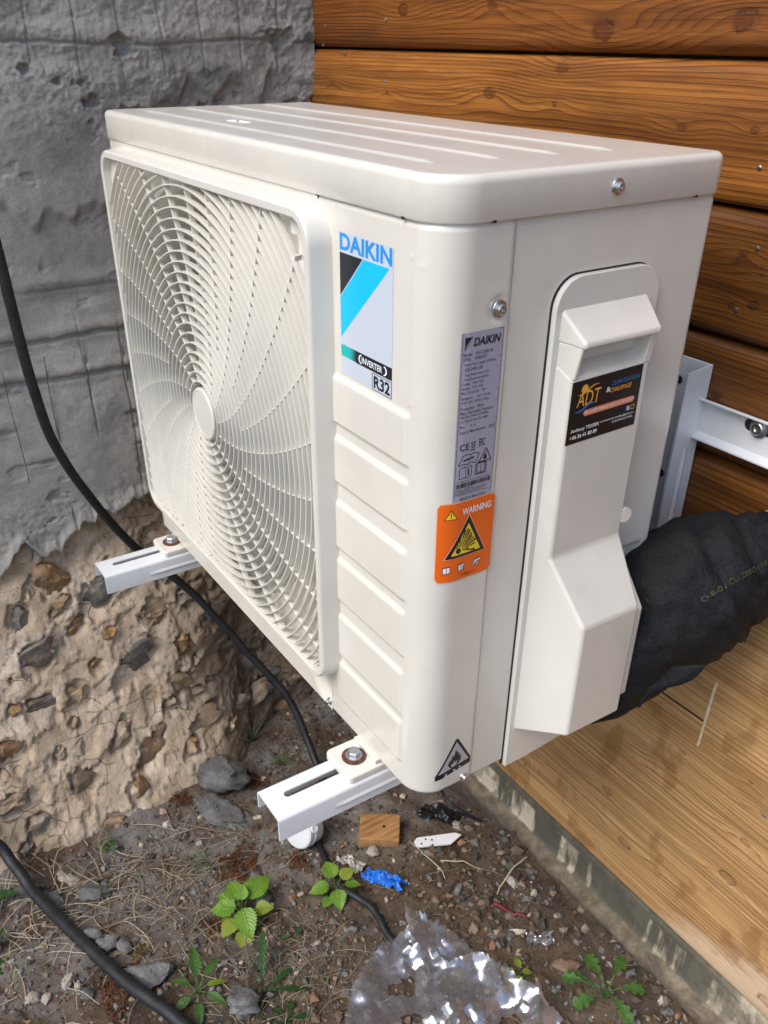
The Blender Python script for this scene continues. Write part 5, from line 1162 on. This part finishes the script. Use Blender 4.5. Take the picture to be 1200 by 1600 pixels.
# ------------------------------------------------------------------ litter
# white pipe cap lying on its side
cp = thing('pipe_cap', 'white round plastic pipe cap lying under the right bracket arm end', 'pipe cap', gpt(-.425, .105))
d = Vector((.30, -.85, .32)).normalized(); c0 = Vector((-.432, .078, -.503))
M_pvc = paint_mat('white_pvc', (.66, .67, .68), .4)
MB().lathe(c0, -d, [(-.001, .002), (-.0008, .0265), (.0012, .0288), (.004, .0290), (.012, .0290), (.013, .0300), (.017, .0300), (.0175, .0290), (.034, .0290), (.036, .0275), (.036, .005)], 40).build('cap_body', M_pvc, cp, auto=40)
MB().lathe(c0-d*.020+Vector((.022, .004, .018)), (.75, .2, .6), [(0, .0075), (.006, .0070), (.007, .0055), (.0062, .002)], 20).build('inlet', M_pvc, cp, auto=40)
# wooden block
bl = MB().box((-.034, -.028, -.010), (.034, .028, .014)); V = np.array(bl.v); a = math.radians(54); c_, s_ = math.cos(a), math.sin(a)
V = np.stack([V[:, 0]*c_-V[:, 1]*s_, V[:, 0]*s_+V[:, 1]*c_, V[:, 2]], -1); p = gpt(-.372, .203, .012)
g = NG('block_wood'); P_ = g.tc(); n = g.noise(g.mapv(P_, (120, 14, 60), rot=(0, 0, -.66)), 1, 5, .6); g.lnk(g.ramp(n, [(.3, (.15, .07, .02)), (.55, (.36, .19, .07)), (.75, (.47, .28, .12))]), g.b.inputs['Base Color']); g.b.inputs['Roughness'].default_value = .7; g.lnk(g.bump(n, .001), g.b.inputs['Normal'])
bo_ = thing('wooden_block', 'small square offcut of brown wood on the soil under the unit', 'wood block', p)
o = meshobj('block', V+np.array(p), bl.f, g.m, bo_); md = o.modifiers.new('b', 'BEVEL'); md.width = .0015; md.segments = 2
MB().cyl((p[0]+.004, p[1]+.006, p[2]+.0141), (p[0]+.004, p[1]+.006, p[2]+.0146), .0028, n=14).build('nail_hole', M_dark, bo_)
# white metal offcut with holes
p = gpt(-.300, .272, .008); of = thing('metal_offcut', 'pointed white metal offcut with small holes beside the wooden block', 'metal offcut', p)
a = math.radians(62); ux, uy = math.cos(a), math.sin(a)
P2 = [(-.036, -.010), (.020, -.012), (.040, .004), (.030, .010), (-.034, .010), (-.040, .002)]
V = [(p[0]+u*ux-v*uy, p[1]+u*uy+v*ux, p[2]+.004*u/.04) for u, v in P2]; V += [(x, y, z+.0022) for x, y, z in V]; n = 6
meshobj('plate', V, [tuple(range(n))[::-1], tuple(range(n, 2*n))]+[(i, (i+1) % n, n+(i+1) % n, n+i) for i in range(n)], M_brk, of)
for u, v in ((-.028, -.004), (-.020, .004), (-.010, .001)):
    q = (p[0]+u*ux-v*uy, p[1]+u*uy+v*ux, p[2]+.004*u/.04+.0023); MB().cyl(q, (q[0], q[1], q[2]+.0003), .0018, n=12).build('hole', M_dark, of)
# folded black plastic scrap
def sheet(name, x, y, lx, ly, rot, h, seed, m, label, cat, nu=40, nv=30, freq=60, flat_=False, lift=0.0):
    U2, V2 = np.meshgrid(np.linspace(-1, 1, nu), np.linspace(-1, 1, nv), indexing='ij'); wob = 1+.22*fbm(U2*1.4+seed, V2*1.4, 2, seed)
    X = U2*lx*wob; Y = V2*ly*wob; c_, s_ = math.cos(rot), math.sin(rot); Xw = x+X*c_-Y*s_; Yw = y+X*s_+Y*c_
    r1 = 1-np.abs(fbm(Xw*freq, Yw*freq, 3, seed+3)); r2 = 1-np.abs(fbm(Xw*freq*2.3, Yw*freq*2.3, 2, seed+8))
    Z = ghz(Xw, Yw)+.003+h*(r1**2*.8+.35*r2**2)+lift*(1-U2**2)*(1-V2**2)
    o = meshobj(name, np.stack([Xw, Yw, Z], -1).reshape(-1, 3), gridfaces(nu, nv), m, None, smooth=not flat_, origin=(x, y, float(ghz(x, y)))); return tag(o, label, cat)
sheet('plastic_scrap', -.352, .315, .034, .020, .6, .014, 3, mat('black_plastic', (.010, .010, .012), .35), 'folded black plastic scrap under the unit beside the wooden block', 'plastic scrap', freq=30, lift=.008)
sheet('blue_rag', -.283, .150, .036, .012, .45, .012, 5, mat('blue_plastic', (.01, .13, .55), .42), 'crumpled bright blue plastic scrap beside the wooden block', 'plastic scrap', freq=45, lift=.006)
sheet('foil_scrap', -.345, .132, .022, .010, .2, .009, 7, mat('grey_foil', (.38, .37, .34), .4, .3), 'crumpled greyish scrap left of the blue one', 'plastic scrap', freq=70)
# dark red stick and twigs
def stick(p0, p1, r, m, label, name='twig', cat='twig', bow=.01, seed=0):
    rs = random.Random(seed); P = []; 
    for i in range(9):
        t = i/8; x = p0[0]+(p1[0]-p0[0])*t; y = p0[1]+(p1[1]-p0[1])*t; P.append((x+rs.gauss(0, .001), y+rs.gauss(0, .001), float(ghz(x, y))+r+.002+bow*math.sin(t*math.pi)))
    o = MB().tube(P, [r*(1-.4*i/8) for i in range(9)], 8).build(name, m, None, smooth=True, origin=P[0]); return tag(o, label, cat)
stick((-.1492, .2653), (-.1011, .2942), .0034, mat('dark_red', (.14, .012, .014), .5), 'short dark red plastic stick on the soil near the plinth', 'red_stick', 'stick', .0)
stick((-.1916, .3744), (-.1637, .2850), .0016, M_straw2, 'pale twig leaning from the plinth to the red stick', seed=2, bow=.012)
stick((-.26, .245), (-.21, .30), .0012, M_straw2, 'pale twig between the metal offcut and the plinth', seed=3, bow=.006)
stick((-.33, .235), (-.23, .235), .0009, M_straw2, 'long thin pale twig right of the wooden block', seed=4, bow=.004)
# glossy clear film
def film_mat(name, tintc=(.9, .92, 1), gl=.65):
    m = bpy.data.materials.new(name); m.use_nodes = True; n = m.node_tree.nodes; L = m.node_tree.links; n.remove(n["Principled BSDF"]); out = [q for q in n if q.type == 'OUTPUT_MATERIAL'][0]
    tr = n.new('ShaderNodeBsdfTransparent'); tr.inputs[0].default_value = (.92, .92, .93, 1); g2 = n.new('ShaderNodeBsdfGlossy'); g2.inputs['Roughness'].default_value = .10; g2.inputs['Color'].default_value = (*tintc, 1)
    df = n.new('ShaderNodeBsdfDiffuse'); df.inputs[0].default_value = (.62, .65, .74, 1); lw = n.new('ShaderNodeLayerWeight'); lw.inputs[0].default_value = .40
    mr_ = n.new('ShaderNodeMapRange'); mr_.inputs[3].default_value = .20; mr_.inputs[4].default_value = .54; L.new(lw.outputs['Fresnel'], mr_.inputs[0])
    g2.inputs['Roughness'].default_value = .19; a = n.new('ShaderNodeMixShader'); L.new(mr_.outputs[0], a.inputs[0]); L.new(tr.outputs[0], a.inputs[1]); L.new(g2.outputs[0], a.inputs[2])
    b = n.new('ShaderNodeMixShader'); b.inputs[0].default_value = .10; L.new(a.outputs[0], b.inputs[1]); L.new(df.outputs[0], b.inputs[2]); L.new(b.outputs[0], out.inputs[0]); return m
M_film = film_mat('clear_film')
# outline of the sheet on the ground (metres), crumpled surface inside it
OUT = [(-.208, .1385), (-.190, .125), (-.176, .120), (-.185, .085), (-.172, .045), (-.150, .010), (-.115, -.025), (-.06, -.05), (.02, -.03), (.10, .06), (.13, .16), (.10, .215), (.045, .228), (-.01, .215), (-.055, .200), (-.10, .185), (-.135, .178), (-.165, .165), (-.190, .155)]
def inpoly(x, y, P):
    c = np.zeros(x.shape, bool); j = len(P)-1
    for i in range(len(P)):
        xi, yi = P[i]; xj, yj = P[j]; c ^= ((yi > y) != (yj > y)) & (x < (xj-xi)*(y-yi)/(yj-yi+1e-12)+xi); j = i
    return c
xs = np.arange(-.215, .14, .0034); ys = np.arange(-.06, .24, .0034); A, B = np.meshgrid(xs, ys, indexing='ij'); A = A+nr.uniform(-.0011, .0011, A.shape); B = B+nr.uniform(-.0011, .0011, B.shape)
crum = ss(B+.35*A, .030, .065); wA, wB = A+.008*fbm(A*25, B*25, 2, 3), B+.008*fbm(A*25+9, B*25, 2, 4)
rid = (1-np.abs(fbm(wA*18, wB*18, 2, 11)))**1.5; rid2 = np.abs(vnoise(wA*38, wB*38, 15))+.4*np.abs(vnoise(wA*80, wB*80, 16))
Zs = ghz(A, B)+.004+crum*(.016*rid+.007*rid2)+.0035*(1-crum)*vnoise(A*30, B*30, 17)+.006
Zs = Zs+.022*np.exp(-(((A+.195)/.018)**2+((B-.130)/.016)**2))
ins_ = inpoly(A, B, OUT); keep = ins_[:-1, :-1] & ins_[1:, 1:] & ins_[1:, :-1] & ins_[:-1, 1:]
o = meshobj('plastic_sheet', np.stack([A, B, Zs], -1).reshape(-1, 3), gridfaces(*A.shape, keep), M_film, None, auto=28, origin=(-.05, .1, -.51)); tag(o, 'crumpled sheet of clear plastic film on the soil at the bottom', 'plastic sheet')
sheet('film_scrap', -.066, .283, .020, .009, .9, .010, 21, M_film, 'small clear plastic shard beside the plinth', 'plastic scrap', 16, 12, 70, True)
# one more small stone of dark mortar near the plinth
lump(-.20, .335, .009, .006, .005, .4, M_dlump, 'small dark stone between twig and plinth', 'stone', 'stone', 71, .25)

GRP = {'cable': 'cables on the ground and wall', 'pebble': 'small pale pebbles on the soil', 'stone': 'loose stones on the soil', 'mortar chunk': 'mortar chunks at the wall foot', 'moss': 'moss patches on the soil',
       'dry grass': 'dry grass on the soil', 'grass tuft': 'grass tufts', 'plant': 'small weeds growing on the soil', 'plastic scrap': 'scraps of plastic on the soil', 'twig': 'pale twigs beside the plinth'}
for o in list(C.objects):
    if o.parent is None and o.get('category') in GRP: o['group'] = GRP[o['category']]
